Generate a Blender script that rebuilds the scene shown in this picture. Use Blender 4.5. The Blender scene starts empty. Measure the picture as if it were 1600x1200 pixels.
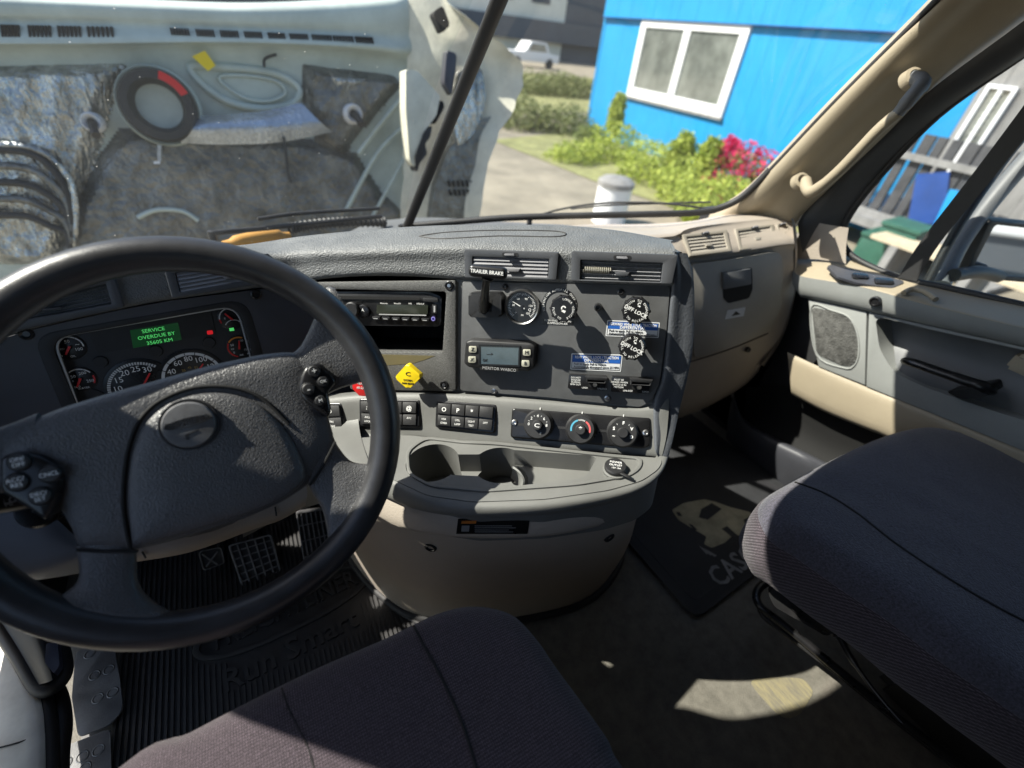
import bpy, bmesh, math, random
from mathutils import Vector, Matrix, noise
from mathutils.bvhtree import BVHTree
random.seed(7)
S = bpy.context.scene
COL = S.collection
R = math.radians
# ------------------------------------------------------------------ camera, sky, sun, exposure
OZ = 1.07                                     # eye height above the cab floor (floor is z = 0)
PITCH, ROLL, YAW, FPX = R(37.7), R(7.0), R(33.0), 704.0
A_ = Vector((math.cos(PITCH)*math.sin(YAW), math.cos(PITCH)*math.cos(YAW), -math.sin(PITCH)))
r0 = Vector((math.cos(YAW), -math.sin(YAW), 0)); u0 = r0.cross(A_)
R_ = math.cos(ROLL)*r0 + math.sin(ROLL)*u0; U_ = -math.sin(ROLL)*r0 + math.cos(ROLL)*u0
CAMP = Vector((0, 0, OZ))
cd = bpy.data.cameras.new('camera'); cam = bpy.data.objects.new('camera', cd); COL.objects.link(cam)
m = Matrix((R_, U_, -A_)).transposed().to_4x4(); m.translation = CAMP; cam.matrix_world = m
cd.sensor_width = 36; cd.lens = 36*FPX/1600; cd.clip_start = .01; cd.clip_end = 600
cd.dof.use_dof = True; cd.dof.focus_distance = .72; cd.dof.aperture_fstop = 2.2
S.camera = cam
S.view_settings.view_transform = 'Standard'; S.view_settings.look = 'None'
S.view_settings.exposure = 1.1; S.view_settings.gamma = 1
S.cycles.use_denoising = True
S.cycles.max_bounces = 10; S.cycles.diffuse_bounces = 6; S.cycles.transparent_max_bounces = 16
S.cycles.sample_clamp_indirect = 6
W = bpy.data.worlds.new('World'); S.world = W; W.use_nodes = True
nt = W.node_tree; bg = nt.nodes['Background']
sky = nt.nodes.new('ShaderNodeTexSky'); sky.sky_type = 'NISHITA'; sky.sun_disc = False
SUN = Vector((-.60, .36, .71)).normalized()    # towards the sun
sky.sun_elevation = math.asin(SUN.z); sky.sun_rotation = math.atan2(SUN.x, SUN.y)
nt.links.new(sky.outputs[0], bg.inputs[0]); bg.inputs[1].default_value = .10
sl = bpy.data.lights.new('sun', 'SUN'); sl.energy = 5.0; sl.angle = R(.5); sl.color = (1, .94, .84)
so = bpy.data.objects.new('sun', sl); COL.objects.link(so)
so.rotation_euler = (-SUN).to_track_quat('-Z', 'Y').to_euler(); so.location = (-30, 18, 40)

# ------------------------------------------------------------------ geometry helpers
def V(x, y, z): return Vector((x, y, z+OZ))
def ray(x, y): return A_ + (x-800)/FPX*R_ - (y-600)/FPX*U_
def atx(x, y, X): d = ray(x, y); return CAMP + d*(X/d.x)
def aty(x, y, Y): d = ray(x, y); return CAMP + d*(Y/d.y)
def atz(x, y, Z): d = ray(x, y); return CAMP + d*(Z/d.z)
class Frame:
    """a flat working plane: origin P, e to the right, d downwards, n out of the surface"""
    def __init__(s, P, e, d):
        s.P = P; s.e = e.normalized(); s.d = (d - s.e*d.dot(s.e)).normalized(); s.n = s.d.cross(s.e)
    def uv(s, x, y, h=0):
        q = ray(x, y); o = s.P + s.n*h; t = (o-CAMP).dot(s.n)/q.dot(s.n); w = CAMP+q*t-s.P
        return (w.dot(s.e), w.dot(s.d))
    def w(s, u, v, h=0): return s.P + s.e*u + s.d*v + s.n*h
    def p(s, x, y, h=0): u, v = s.uv(x, y, h); return s.w(u, v, h)
    def at(s, u, v, h=0, rot=0):
        c, q = math.cos(rot), math.sin(rot)
        return Frame(s.w(u, v, h), s.e*c + s.d*q, s.d*c - s.e*q)
    def tilt(s, P, a):                       # rotate the down direction about e towards the viewer
        d = s.d*math.cos(a) + s.n*math.sin(a); return Frame(P, s.e, d)
def thing(name, label, cat, loc, group=None, kind=None):
    o = bpy.data.objects.new(name, None); COL.objects.link(o); o.location = loc
    o.empty_display_size = .05
    o['label'] = label; o['category'] = cat
    if group: o['group'] = group
    return o
def tag(o, label=None, cat=None, group=None, kind=None):
    if label: o['label'] = label
    if cat: o['category'] = cat
    if group: o['group'] = group
    if kind: o['kind'] = kind
    return o
def wloc(p):
    l = Vector((0, 0, 0))
    while p is not None: l = l + Vector(p.location); p = p.parent
    return l
def link(name, me, mat, par=None, smooth=True, ang=35):
    o = bpy.data.objects.new(name, me); COL.objects.link(o)
    if mat is not None and not me.materials: me.materials.append(mat)
    if par is not None:
        o.parent = par; o.location = -wloc(par)      # mesh data stays in world coordinates
    if smooth:
        me.shade_smooth(); me.set_sharp_from_angle(angle=R(ang))
    return o
def fin(name, bm, mat, par=None, smooth=True, ang=35, recalc=True):
    if recalc: bmesh.ops.recalc_face_normals(bm, faces=bm.faces)
    me = bpy.data.meshes.new(name); bm.to_mesh(me); bm.free()
    return link(name, me, mat, par, smooth, ang)
def rnd(pts, r, k=4):
    """round the corners of a uv polygon; r may be a number or a list"""
    out = []; n = len(pts)
    for i in range(n):
        a, b, c = Vector(pts[i-1]), Vector(pts[i]), Vector(pts[(i+1) % n])
        ri = r[i] if isinstance(r, (list, tuple)) else r
        v1, v2 = (a-b), (c-b); l = min(ri, v1.length*.49, v2.length*.49)
        p0, p2 = b+v1.normalized()*l, b+v2.normalized()*l
        for j in range(k+1):
            t = j/k; out.append(tuple(p0*(1-t)**2 + b*2*t*(1-t) + p2*t*t))
    return out
def rect(u0, v0, u1, v1): return [(u0, v0), (u1, v0), (u1, v1), (u0, v1)]
def crect(u, v, w, h): return rect(u-w/2, v-h/2, u+w/2, v+h/2)
def plate(name, F, poly, h0, h1, mat, par=None, bev=0, seg=2, bm=None):
    own = bm is None
    if own: bm = bmesh.new()
    top = [bm.verts.new(F.w(u, v, h1)) for u, v in poly]
    bot = [bm.verts.new(F.w(u, v, h0)) for u, v in poly]
    f = bm.faces.new(top); bm.faces.new(list(reversed(bot))); n = len(poly)
    for i in range(n): bm.faces.new([top[i], bot[i], bot[(i+1) % n], top[(i+1) % n]])
    if bev:
        es = [e for e in f.edges]
        bmesh.ops.bevel(bm, geom=es, offset=bev, segments=seg, affect='EDGES', profile=.5, clamp_overlap=True)
    if own: return fin(name, bm, mat, par)
def plx(name, F, px, h0, h1, mat, par=None, r=0, bev=0, k=4):
    poly = [F.uv(x, y, h1) for x, y in px]
    if r: poly = rnd(poly, r, k)
    return plate(name, F, poly, h0, h1, mat, par, bev)
def ring(name, F, outer, inner, h0, h1, mat, par=None, bev=0, hin=None):
    """frame between two polygons with the same number of points"""
    bm = bmesh.new(); n = len(outer); hin = h0 if hin is None else hin
    L = [[bm.verts.new(F.w(u, v, h)) for u, v in P] for P, h in ((outer, h0), (outer, h1), (inner, h1), (inner, hin))]
    for a, b in ((0, 1), (1, 2), (2, 3)):
        for i in range(n): bm.faces.new([L[a][i], L[b][i], L[b][(i+1) % n], L[a][(i+1) % n]])
    if bev:
        es = [bm.edges.get((L[q][i], L[q][(i+1) % n])) for q in (1, 2) for i in range(n)]
        bmesh.ops.bevel(bm, geom=es, offset=bev, segments=2, affect='EDGES', profile=.5, clamp_overlap=True)
    return fin(name, bm, mat, par)
def pocket(name, F, poly, h_top, h_bot, mat, par=None, sc=1.0):
    bm = bmesh.new(); cu = sum(p[0] for p in poly)/len(poly); cv = sum(p[1] for p in poly)/len(poly)
    a = [bm.verts.new(F.w(u, v, h_top)) for u, v in poly]
    b = [bm.verts.new(F.w(cu+(u-cu)*sc, cv+(v-cv)*sc, h_bot)) for u, v in poly]; n = len(poly)
    for i in range(n): bm.faces.new([a[i], b[i], b[(i+1) % n], a[(i+1) % n]])
    bm.faces.new(b)
    return fin(name, bm, mat, par, recalc=False)
def lathe(name, F, u, v, prof, mat, par=None, seg=28, su=1, sv=1, bm=None):
    own = bm is None
    if own: bm = bmesh.new()
    rows = []
    for r, h in prof:
        if r <= 1e-6: rows.append([bm.verts.new(F.w(u, v, h))])
        else: rows.append([bm.verts.new(F.w(u+r*su*math.cos(2*math.pi*i/seg), v+r*sv*math.sin(2*math.pi*i/seg), h)) for i in range(seg)])
    for a, b in zip(rows, rows[1:]):
        for i in range(seg):
            j = (i+1) % seg
            if len(a) == 1 and len(b) == 1: continue
            if len(a) == 1: bm.faces.new([a[0], b[i], b[j]])
            elif len(b) == 1: bm.faces.new([a[i], b[0], a[j]])
            else: bm.faces.new([a[i], b[i], b[j], a[j]])
    if own: return fin(name, bm, mat, par)
def cr(P, t):
    n = len(P)-1; i = min(int(t), n-1); f = t-i
    a, b, c, d = P[max(i-1, 0)], P[i], P[i+1], P[min(i+2, n)]
    return .5*((2*b) + (c-a)*f + (2*a-5*b+4*c-d)*f*f + (3*b-a-3*c+d)*f**3)
def spline(P, k=6, closed=False):
    if closed:
        n = len(P); Q = [P[-1]]+list(P)+[P[0], P[1]]; return [cr(Q, 1+i/k) for i in range(n*k)]
    n = len(P)-1; return [cr(P, i/k) for i in range(n*k+1)]
def tube(name, pts, r, mat, par=None, seg=10, k=5, closed=False, bm=None, flat=1.0, up=None, lin=False):
    pts = [Vector(p) for p in pts]
    P = pts if lin else spline(pts, k, closed); n = len(P)
    rad = (lambda i: r) if not isinstance(r, (list, tuple)) else (lambda i: r[min(int(round(i/max(1, n-1)*(len(r)-1))), len(r)-1)])
    own = bm is None
    if own: bm = bmesh.new()
    rows = []; N = None
    for i, p in enumerate(P):
        T = (P[(i+1) % n]-P[i-1]) if closed else (P[min(i+1, n-1)]-P[max(i-1, 0)])
        T.normalize()
        if up is not None: N = (up - T*up.dot(T)).normalized()
        elif N is None:
            q = Vector((0, 0, 1)) if abs(T.z) < .9 else Vector((1, 0, 0)); N = (q - T*q.dot(T)).normalized()
        else: N = (N - T*N.dot(T)).normalized()
        B = T.cross(N)
        rows.append([bm.verts.new(p + (N*math.cos(2*math.pi*j/seg)*flat + B*math.sin(2*math.pi*j/seg))*rad(i)) for j in range(seg)])
    for i in range(n if closed else n-1):
        a, b = rows[i], rows[(i+1) % n]
        for j in range(seg): bm.faces.new([a[j], a[(j+1) % seg], b[(j+1) % seg], b[j]])
    if not closed: bm.faces.new(rows[0]); bm.faces.new(list(reversed(rows[-1])))
    if own: return fin(name, bm, mat, par, ang=50)
def loft(name, rows, mat, par=None, ku=5, kv=5, closed=False, ang=60, thick=0, noisef=None):
    G = [spline([Vector(p) for p in r], ku, closed) for r in rows]
    cols = [spline([g[i] for g in G], kv) for i in range(len(G[0]))]
    bm = bmesh.new(); vs = [[bm.verts.new(p if noisef is None else noisef(p)) for p in c] for c in cols]
    m_ = len(vs)
    for i in range(m_ if closed else m_-1):
        for j in range(len(vs[0])-1): bm.faces.new([vs[i][j], vs[i][j+1], vs[(i+1) % m_][j+1], vs[(i+1) % m_][j]])
    if thick:
        bmesh.ops.recalc_face_normals(bm, faces=bm.faces); bmesh.ops.solidify(bm, geom=bm.faces[:], thickness=thick)
    return fin(name, bm, mat, par, ang=ang)
def dome(name, F, outline, rings, mat, par=None, centre=None, ang=60):
    cu = sum(p[0] for p in outline)/len(outline); cv = sum(p[1] for p in outline)/len(outline)
    if centre: cu, cv = centre
    bm = bmesh.new(); rows = []
    for s_, h in rings:
        if s_ == 0: rows.append([bm.verts.new(F.w(cu, cv, h))])
        else: rows.append([bm.verts.new(F.w(cu+(u-cu)*s_, cv+(v-cv)*s_, h)) for u, v in outline])
    n = len(outline)
    for a, b in zip(rows, rows[1:]):
        for i in range(n):
            j = (i+1) % n
            if len(b) == 1: bm.faces.new([a[i], b[0], a[j]])
            else: bm.faces.new([a[i], b[i], b[j], a[j]])
    return fin(name, bm, mat, par, ang=ang)
def insetdome(name, F, outline, rings, mat, par=None, ang=60, nr=2, nf=None, s0=.012):
    """rings: (inset distance, height); keeps edge radii even on long shapes"""
    n = len(outline); P = [Vector(p) for p in outline]
    area = sum(P[i].x*P[(i+1) % n].y - P[(i+1) % n].x*P[i].y for i in range(n)); sg = 1 if area > 0 else -1
    N = []
    for i in range(n):
        t = (P[(i+1) % n]-P[i-1]).normalized(); N.append(Vector((-t.y, t.x))*sg)
    bm = bmesh.new(); rows = []
    C = sum(P, Vector((0, 0)))/n; MR = sum((p-C).length for p in P)/n
    for s_, h in rings:
        k_ = min(s_, s0); Q_ = [P[i]+N[i]*k_ for i in range(n)]; f_ = max(0, s_-s0)/MR
        rows.append([bm.verts.new(F.w(*(q+(C-q)*f_), h)) for q in Q_])
    for a, b in zip(rows, rows[1:]):
        for i in range(n): j = (i+1) % n; bm.faces.new([a[i], b[i], b[j], a[j]])
    hl = rings[-1][1]; lastv = [(F.w(0, 0, 0), v.co.copy()) for v in rows[-1]]
    cen = F.w(C.x, C.y, hl); NR = max(1, nr); prev = rows[-1]
    for j in range(1, NR):
        cur = [bm.verts.new(co.lerp(cen, j/NR)) for _, co in lastv]
        for i in range(n): k_ = (i+1) % n; bm.faces.new([prev[i], cur[i], cur[k_], prev[k_]])
        prev = cur
    cv_ = bm.verts.new(cen)
    for i in range(n): bm.faces.new([prev[i], cv_, prev[(i+1) % n]])
    if nf:
        for v in bm.verts: v.co = nf(v.co)
    return fin(name, bm, mat, par, ang=ang)
def box(name, lo, hi, mat, par=None, bev=0, bm=None):
    own = bm is None
    if own: bm = bmesh.new()
    g = bmesh.ops.create_cube(bm, size=1)['verts']
    for v in g: v.co = Vector([lo[i]+(hi[i]-lo[i])*(v.co[i]+.5) for i in range(3)])
    if bev:
        es = list({e for v in g for e in v.link_edges}); bmesh.ops.bevel(bm, geom=es, offset=bev, segments=2, affect='EDGES')
    if own: return fin(name, bm, mat, par)
def text(name, F, u, v, size, body, mat, par=None, h=.0004, align='CENTER', th=.0002, sx=1, bold=0, bm_only=False):
    c = bpy.data.curves.new('t', 'FONT'); c.body = body; c.size = size; c.align_x = align; c.align_y = 'CENTER'
    c.extrude = th; c.resolution_u = 2; c.offset = bold
    o = bpy.data.objects.new('t', c); me = bpy.data.meshes.new_from_object(o)
    M_ = Matrix((F.e*sx, -F.d, F.n)).transposed().to_4x4(); M_.translation = F.w(u, v, h+th)
    me.transform(M_); me.name = name; bpy.data.objects.remove(o); bpy.data.curves.remove(c)
    if bm_only: return me
    return link(name, me, mat, par, smooth=False)
def arctext(name, F, u, v, rad, size, body, mat, par, a_mid=0, h=.0004, flip=False, step=.72):
    """letters round a circle; a_mid clock angle of the middle, flip writes along the bottom"""
    bm = bmesh.new(); n = len(body); da = size*step/rad
    for i, ch in enumerate(body):
        if ch == ' ': continue
        a = a_mid + (i-(n-1)/2)*da*(-1 if flip else 1)
        uu, vv = u+rad*math.sin(a), v-rad*math.cos(a)
        G = F.at(uu, vv, 0, a + (math.pi if flip else 0))
        me = text('t', G, 0, 0, size, ch, None, None, h, bm_only=True); bm.from_mesh(me); bpy.data.meshes.remove(me)
    return fin(name, bm, mat, par, smooth=False, recalc=False)
def boolean(o, cutters):
    for c in cutters:
        md = o.modifiers.new('b', 'BOOLEAN'); md.object = c; md.operation = 'DIFFERENCE'; md.solver = 'EXACT'
    bpy.context.view_layer.update()
    dg = bpy.context.evaluated_depsgraph_get(); me = bpy.data.meshes.new_from_object(o.evaluated_get(dg))
    o.modifiers.clear(); old = o.data; o.data = me; me.name = old.name; bpy.data.meshes.remove(old)
    for c in cutters: d = c.data; bpy.data.objects.remove(c); bpy.data.meshes.remove(d)
    me.shade_smooth(); me.set_sharp_from_angle(angle=R(35))
    return o
def bvh(o): return BVHTree.FromPolygons([v.co for v in o.data.vertices], [p.vertices for p in o.data.polygons])
def drape(tree, px, lift=0.0, k=6):
    P = []
    for q in spline([Vector((x, y, 0)) for x, y in px], k):
        d = ray(q.x, q.y).normalized(); loc, nn, i, t = tree.ray_cast(CAMP, d)
        if loc is not None:
            if nn.dot(d) > 0: nn = -nn
            P.append(loc + nn*lift)
    return P

def arc(F, u, v, r0q, r1q, a0q, a1q, h, mt, par, n=10, nm='arc_mark'):
    bm = bmesh.new()
    for i in range(n):
        a, b = R(a0q+(a1q-a0q)*i/n), R(a0q+(a1q-a0q)*(i+1)/n)
        bm.faces.new([bm.verts.new(F.w(u+r_*math.sin(q), v-r_*math.cos(q), h)) for r_, q in ((r0q, a), (r0q, b), (r1q, b), (r1q, a))])
    bmesh.ops.remove_doubles(bm, verts=bm.verts, dist=1e-6)
    return fin(nm, bm, mt, par)

# ------------------------------------------------------------------ materials
def mat(name, col, rough=.5, metal=0, bump=None, var=None, spec=.5, emit=None, es=1, sheen=0, coat=0, kind=None, stretch=None, col2=None):
    M_ = bpy.data.materials.new(name); M_.use_nodes = True; t = M_.node_tree; b = t.nodes['Principled BSDF']
    b.inputs['Base Color'].default_value = (*col, 1); b.inputs['Roughness'].default_value = rough
    b.inputs['Metallic'].default_value = metal; b.inputs['Specular IOR Level'].default_value = spec
    if sheen: b.inputs['Sheen Weight'].default_value = sheen; b.inputs['Sheen Roughness'].default_value = .5
    if coat: b.inputs['Coat Weight'].default_value = coat; b.inputs['Coat Roughness'].default_value = .1
    if emit: b.inputs['Emission Color'].default_value = (*emit, 1); b.inputs['Emission Strength'].default_value = es
    tc = t.nodes.new('ShaderNodeTexCoord'); src = tc.outputs['Object']
    if stretch:
        mp = t.nodes.new('ShaderNodeMapping'); mp.inputs['Scale'].default_value = stretch; t.links.new(src, mp.inputs[0]); src = mp.outputs[0]
    if var:
        sc, amt = var[0], var[1]
        n1 = t.nodes.new('ShaderNodeTexNoise'); n1.inputs['Scale'].default_value = sc; n1.inputs['Detail'].default_value = 5
        n1.inputs['Roughness'].default_value = .65
        t.links.new(src, n1.inputs['Vector']); mx = t.nodes.new('ShaderNodeMix'); mx.data_type = 'RGBA'
        rp = t.nodes.new('ShaderNodeMapRange'); rp.inputs[1].default_value = .3; rp.inputs[2].default_value = .7
        t.links.new(n1.outputs[0], rp.inputs[0]); t.links.new(rp.outputs[0], mx.inputs[0])
        c2 = col2 if col2 else tuple(min(1, c*(1+amt)) for c in col)
        mx.inputs[6].default_value = (*[c*(1-(0 if col2 else amt)) for c in col], 1); mx.inputs[7].default_value = (*c2, 1)
        t.links.new(mx.outputs[2], b.inputs['Base Color'])
        r2 = t.nodes.new('ShaderNodeMapRange'); r2.inputs[3].default_value = max(.05, rough-.08); r2.inputs[4].default_value = min(1, rough+.1)
        t.links.new(n1.outputs[0], r2.inputs[0]); t.links.new(r2.outputs[0], b.inputs['Roughness'])
    if bump:
        kd, sc, st = bump[:3]
        if kd == 'leather':
            x = t.nodes.new('ShaderNodeTexVoronoi'); x.feature = 'SMOOTH_F1'; x.inputs['Scale'].default_value = sc; x.inputs['Smoothness'].default_value = .4
            nz = t.nodes.new('ShaderNodeTexNoise'); nz.inputs['Scale'].default_value = sc*.5
            t.links.new(src, nz.inputs['Vector']); ad = t.nodes.new('ShaderNodeVectorMath'); ad.operation = 'MULTIPLY_ADD'
            ad.inputs[1].default_value = (.006, .006, .006); t.links.new(nz.outputs[1], ad.inputs[0]); t.links.new(src, ad.inputs[2])
            t.links.new(ad.outputs[0], x.inputs['Vector']); out = x.outputs['Distance']
        elif kd == 'weave':
            w1 = t.nodes.new('ShaderNodeTexWave'); w1.bands_direction = bump[3]; w1.inputs['Scale'].default_value = sc
            w1.inputs['Distortion'].default_value = 1.1; w1.inputs['Detail'].default_value = 1; w1.inputs['Detail Scale'].default_value = 2
            w2 = t.nodes.new('ShaderNodeTexWave'); w2.bands_direction = bump[4]; w2.inputs['Scale'].default_value = sc*.8
            w2.inputs['Distortion'].default_value = 2.2; w2.inputs['Detail Scale'].default_value = 3
            for w_ in (w1, w2): t.links.new(src, w_.inputs['Vector'])
            mu = t.nodes.new('ShaderNodeMath'); mu.operation = 'MULTIPLY'; t.links.new(w1.outputs['Fac'], mu.inputs[0]); t.links.new(w2.outputs['Fac'], mu.inputs[1]); out = mu.outputs[0]
        else:
            x = t.nodes.new('ShaderNodeTexNoise'); x.inputs['Scale'].default_value = sc; x.inputs['Detail'].default_value = 3
            t.links.new(src, x.inputs['Vector']); out = x.outputs[0]
        bp = t.nodes.new('ShaderNodeBump'); bp.inputs['Strength'].default_value = st; bp.inputs['Distance'].default_value = .001 if kd in ('leather', 'weave') else (bump[3] if len(bump) > 3 else .001)
        t.links.new(out, bp.inputs['Height']); t.links.new(bp.outputs[0], b.inputs['Normal'])
        if kd == 'weave':                              # thread colour follows the weave
            mx = t.nodes.new('ShaderNodeMix'); mx.data_type = 'RGBA'; mx.inputs[6].default_value = (*[c*.45 for c in col], 1); mx.inputs[7].default_value = (*[min(1, c*1.9) for c in col], 1)
            t.links.new(out, mx.inputs[0])
            nz = t.nodes.new('ShaderNodeTexNoise'); nz.inputs['Scale'].default_value = 700; t.links.new(src, nz.inputs['Vector'])
            m2 = t.nodes.new('ShaderNodeMix'); m2.data_type = 'RGBA'; m2.blend_type = 'MULTIPLY'; m2.inputs[0].default_value = .8
            cr_ = t.nodes.new('ShaderNodeMapRange'); cr_.inputs[1].default_value = .35; cr_.inputs[2].default_value = .65; cr_.inputs[3].default_value = .5; cr_.inputs[4].default_value = 1.5
            t.links.new(nz.outputs[0], cr_.inputs[0]); t.links.new(mx.outputs[2], m2.inputs[6]); t.links.new(cr_.outputs[0], m2.inputs[7])
            t.links.new(m2.outputs[2], b.inputs['Base Color'])
    return M_
def glassmat(name, tint=(.93, .95, .94), dust=.02, refl=1.0, ds=60):
    M_ = bpy.data.materials.new(name); M_.use_nodes = True; t = M_.node_tree; t.nodes.clear()
    o = t.nodes.new('ShaderNodeOutputMaterial'); tr = t.nodes.new('ShaderNodeBsdfTransparent'); tr.inputs[0].default_value = (*tint, 1)
    gl = t.nodes.new('ShaderNodeBsdfGlossy'); gl.inputs['Roughness'].default_value = .02
    fr = t.nodes.new('ShaderNodeFresnel')       # thin sheet: same reflectance from both sides
    ge = t.nodes.new('ShaderNodeNewGeometry'); io = t.nodes.new('ShaderNodeMapRange'); io.inputs[3].default_value = 1.45; io.inputs[4].default_value = 1/1.45
    t.links.new(ge.outputs['Backfacing'], io.inputs[0]); t.links.new(io.outputs[0], fr.inputs[0])
    mx = t.nodes.new('ShaderNodeMixShader'); ml = t.nodes.new('ShaderNodeMath'); ml.operation = 'MULTIPLY'; ml.inputs[1].default_value = refl
    t.links.new(fr.outputs[0], ml.inputs[0]); t.links.new(ml.outputs[0], mx.inputs[0]); t.links.new(tr.outputs[0], mx.inputs[1]); t.links.new(gl.outputs[0], mx.inputs[2])
    df = t.nodes.new('ShaderNodeBsdfDiffuse'); df.inputs[0].default_value = (.6, .6, .58, 1)
    tl = t.nodes.new('ShaderNodeBsdfTranslucent'); tl.inputs[0].default_value = (.6, .6, .56, 1)
    ms = t.nodes.new('ShaderNodeMixShader'); ms.inputs[0].default_value = .6; t.links.new(df.outputs[0], ms.inputs[1]); t.links.new(tl.outputs[0], ms.inputs[2])
    tc = t.nodes.new('ShaderNodeTexCoord'); nz = t.nodes.new('ShaderNodeTexNoise'); nz.inputs['Scale'].default_value = 6; nz.inputs['Detail'].default_value = 6
    t.links.new(tc.outputs['Object'], nz.inputs['Vector'])
    vo = t.nodes.new('ShaderNodeTexVoronoi'); vo.inputs['Scale'].default_value = ds; t.links.new(tc.outputs['Object'], vo.inputs['Vector'])
    sp = t.nodes.new('ShaderNodeMapRange'); sp.inputs[1].default_value = .055; sp.inputs[2].default_value = .03; sp.inputs[3].default_value = 0; sp.inputs[4].default_value = .35
    t.links.new(vo.outputs['Distance'], sp.inputs[0])
    dr = t.nodes.new('ShaderNodeMapRange'); dr.inputs[1].default_value = .35; dr.inputs[2].default_value = .75; dr.inputs[3].default_value = dust*.5; dr.inputs[4].default_value = dust*1.8
    t.links.new(nz.outputs[0], dr.inputs[0]); ad = t.nodes.new('ShaderNodeMath'); ad.operation = 'ADD'; t.links.new(dr.outputs[0], ad.inputs[0]); t.links.new(sp.outputs[0], ad.inputs[1])
    m2 = t.nodes.new('ShaderNodeMixShader'); t.links.new(ad.outputs[0], m2.inputs[0]); t.links.new(mx.outputs[0], m2.inputs[1]); t.links.new(ms.outputs[0], m2.inputs[2])
    t.links.new(m2.outputs[0], o.inputs[0]); return M_
PAD = mat('dash_pad_grain', (.125, .13, .132), .5, bump=('leather', 400, .9), var=(30, .14))
GREY = mat('dash_grey_plastic', (.145, .146, .138), .5, bump=('noise', 900, .35), var=(9, .12))
DARK = mat('dark_fascia_plastic', (.056, .058, .068), .45, bump=('noise', 1200, .2), var=(9, .15))
PANEL = mat('accessory_panel_plastic', (.080, .082, .084), .5, bump=('noise', 1300, .25), var=(18, .2))
BEZ = mat('woven_bezel_plastic', (.13, .13, .125), .5, bump=('weave', 230, .35, 'X', 'Z'))
VENT = mat('vent_housing_plastic', (.070, .073, .080), .42, var=(14, .15))
SLAT = mat('vent_slat_plastic', (.24, .24, .255), .38, var=(14, .12))
BLK = mat('gloss_black_plastic', (.012, .012, .013), .28, var=(30, .3))
MBLK = mat('matt_black_plastic', (.018, .018, .019), .5, bump=('noise', 900, .2), var=(30, .3))
VOID = mat('unlit_cavity_black', (.006, .006, .006), .8)
RUB = mat('black_rubber', (.022, .022, .023), .55, bump=('noise', 500, .3), var=(12, .3))
LEA = mat('wheel_leather', (.085, .085, .088), .38, bump=('leather', 520, .6), var=(10, .2))
RIM = mat('worn_rim_leather', (.028, .028, .030), .34, bump=('leather', 800, .12), var=(9, .5), spec=.6)
BEI = mat('beige_plastic', (.335, .285, .205), .5, bump=('leather', 420, .25), var=(5, .08))
TAU = mat('taupe_plastic', (.40, .35, .295), .5, bump=('leather', 420, .3), var=(5, .10))
DOOR = mat('door_grey_plastic', (.27, .28, .27), .5, bump=('noise', 700, .3), var=(6, .10))
DOORL = mat('door_shade_and_dark_grey', (.13, .135, .14), .5, bump=('noise', 700, .3), var=(6, .12))  # darker door grey: recess shade put into colour; own colour on other parts
SPK = mat('speaker_cloth', (.085, .085, .08), .8, bump=('noise', 260, 1.0, .003), var=(60, .5))
FAB = mat('seat_fabric', (.066, .051, .062), .95, bump=('weave', 125, .8, 'X', 'Y'), sheen=.15)
FABP = mat('seat_plush', (.050, .050, .068), .95, bump=('noise', 420, 1.0, .002), var=(300, .65), sheen=.3)
FABS = mat('seat_side_cloth', (.062, .050, .062), .95, bump=('weave', 95, .8, 'Z', 'DIAGONAL'), sheen=.15)
FLOOR = mat('dark_floor_vinyl', (.150, .140, .118), .7, bump=('noise', 420, 1.0, .0012), var=(34, .28))
SCUFF = mat('worn_yellow_floor', (.15, .14, .118), .7, bump=('noise', 120, .6, .001), var=(34, .5), stretch=(3, .6, 1), col2=(.30, .26, .14))
MATR = mat('ribbed_mat_rubber', (.030, .030, .031), .55, bump=('noise', 500, .3), var=(20, .3))
MATP = mat('passenger_mat_rubber', (.030, .031, .034), .65, bump=('noise', 300, .3), var=(10, .25))
PRINT = mat('faded_mat_print', (.42, .38, .26), .8, var=(14, .4))
PRINT2 = mat('grey_mat_print', (.26, .26, .26), .8, var=(30, .3))
WHT = mat('white_marking', (.88, .88, .86), .5)
DIM = mat('dim_marking', (.42, .42, .42), .5)
YEL = mat('yellow_tag_plastic', (.85, .62, .01), .45)
REDP = mat('red_plastic', (.60, .02, .02), .35)
REDN = mat('red_needle', (.75, .03, .03), .4)
ORA = mat('orange_mark', (.75, .26, .03), .5)
AMB = mat('amber_mark', (.45, .30, .08), .5)
BLU = mat('sticker_blue', (.02, .11, .42), .4)
STK = mat('sticker_white', (.70, .71, .72), .4)
CHR = mat('brushed_metal', (.55, .55, .55), .3, metal=1, var=(60, .2))
STEEL = mat('worn_pedal_steel', (.16, .16, .165), .45, metal=.4, var=(60, .5), bump=('noise', 200, .5))
LCDG = mat('green_lcd', (.005, .02, .01), .2, emit=(.002, .012, .004), es=1)
GTX = mat('green_lcd_text', (.02, .3, .05), .5, emit=(.06, .42, .10), es=.55)
RTX = mat('red_warning_lamp', (.5, .01, .01), .5, emit=(1, .02, .03), es=.2)
LCD = mat('grey_blue_lcd', (.07, .10, .12), .12, var=(40, .15), coat=.5)
LCDR = mat('radio_lcd', (.028, .032, .022), .12, coat=.5)
BTN = mat('pale_key', (.48, .47, .38), .5)
CYN = mat('cool_blue_mark', (.08, .34, .48), .5)
LENS = glassmat('gauge_lens', (.95, .95, .95), .01, .6)
GLS = glassmat('windshield_glass', (.92, .95, .94), .012, .7, 38)
GLSD = glassmat('door_glass', (.86, .9, .9), .015, .7, 45)
WORLDX = Vector((1, 0, 0)); DOWN = Vector((0, 0, -1))
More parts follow.
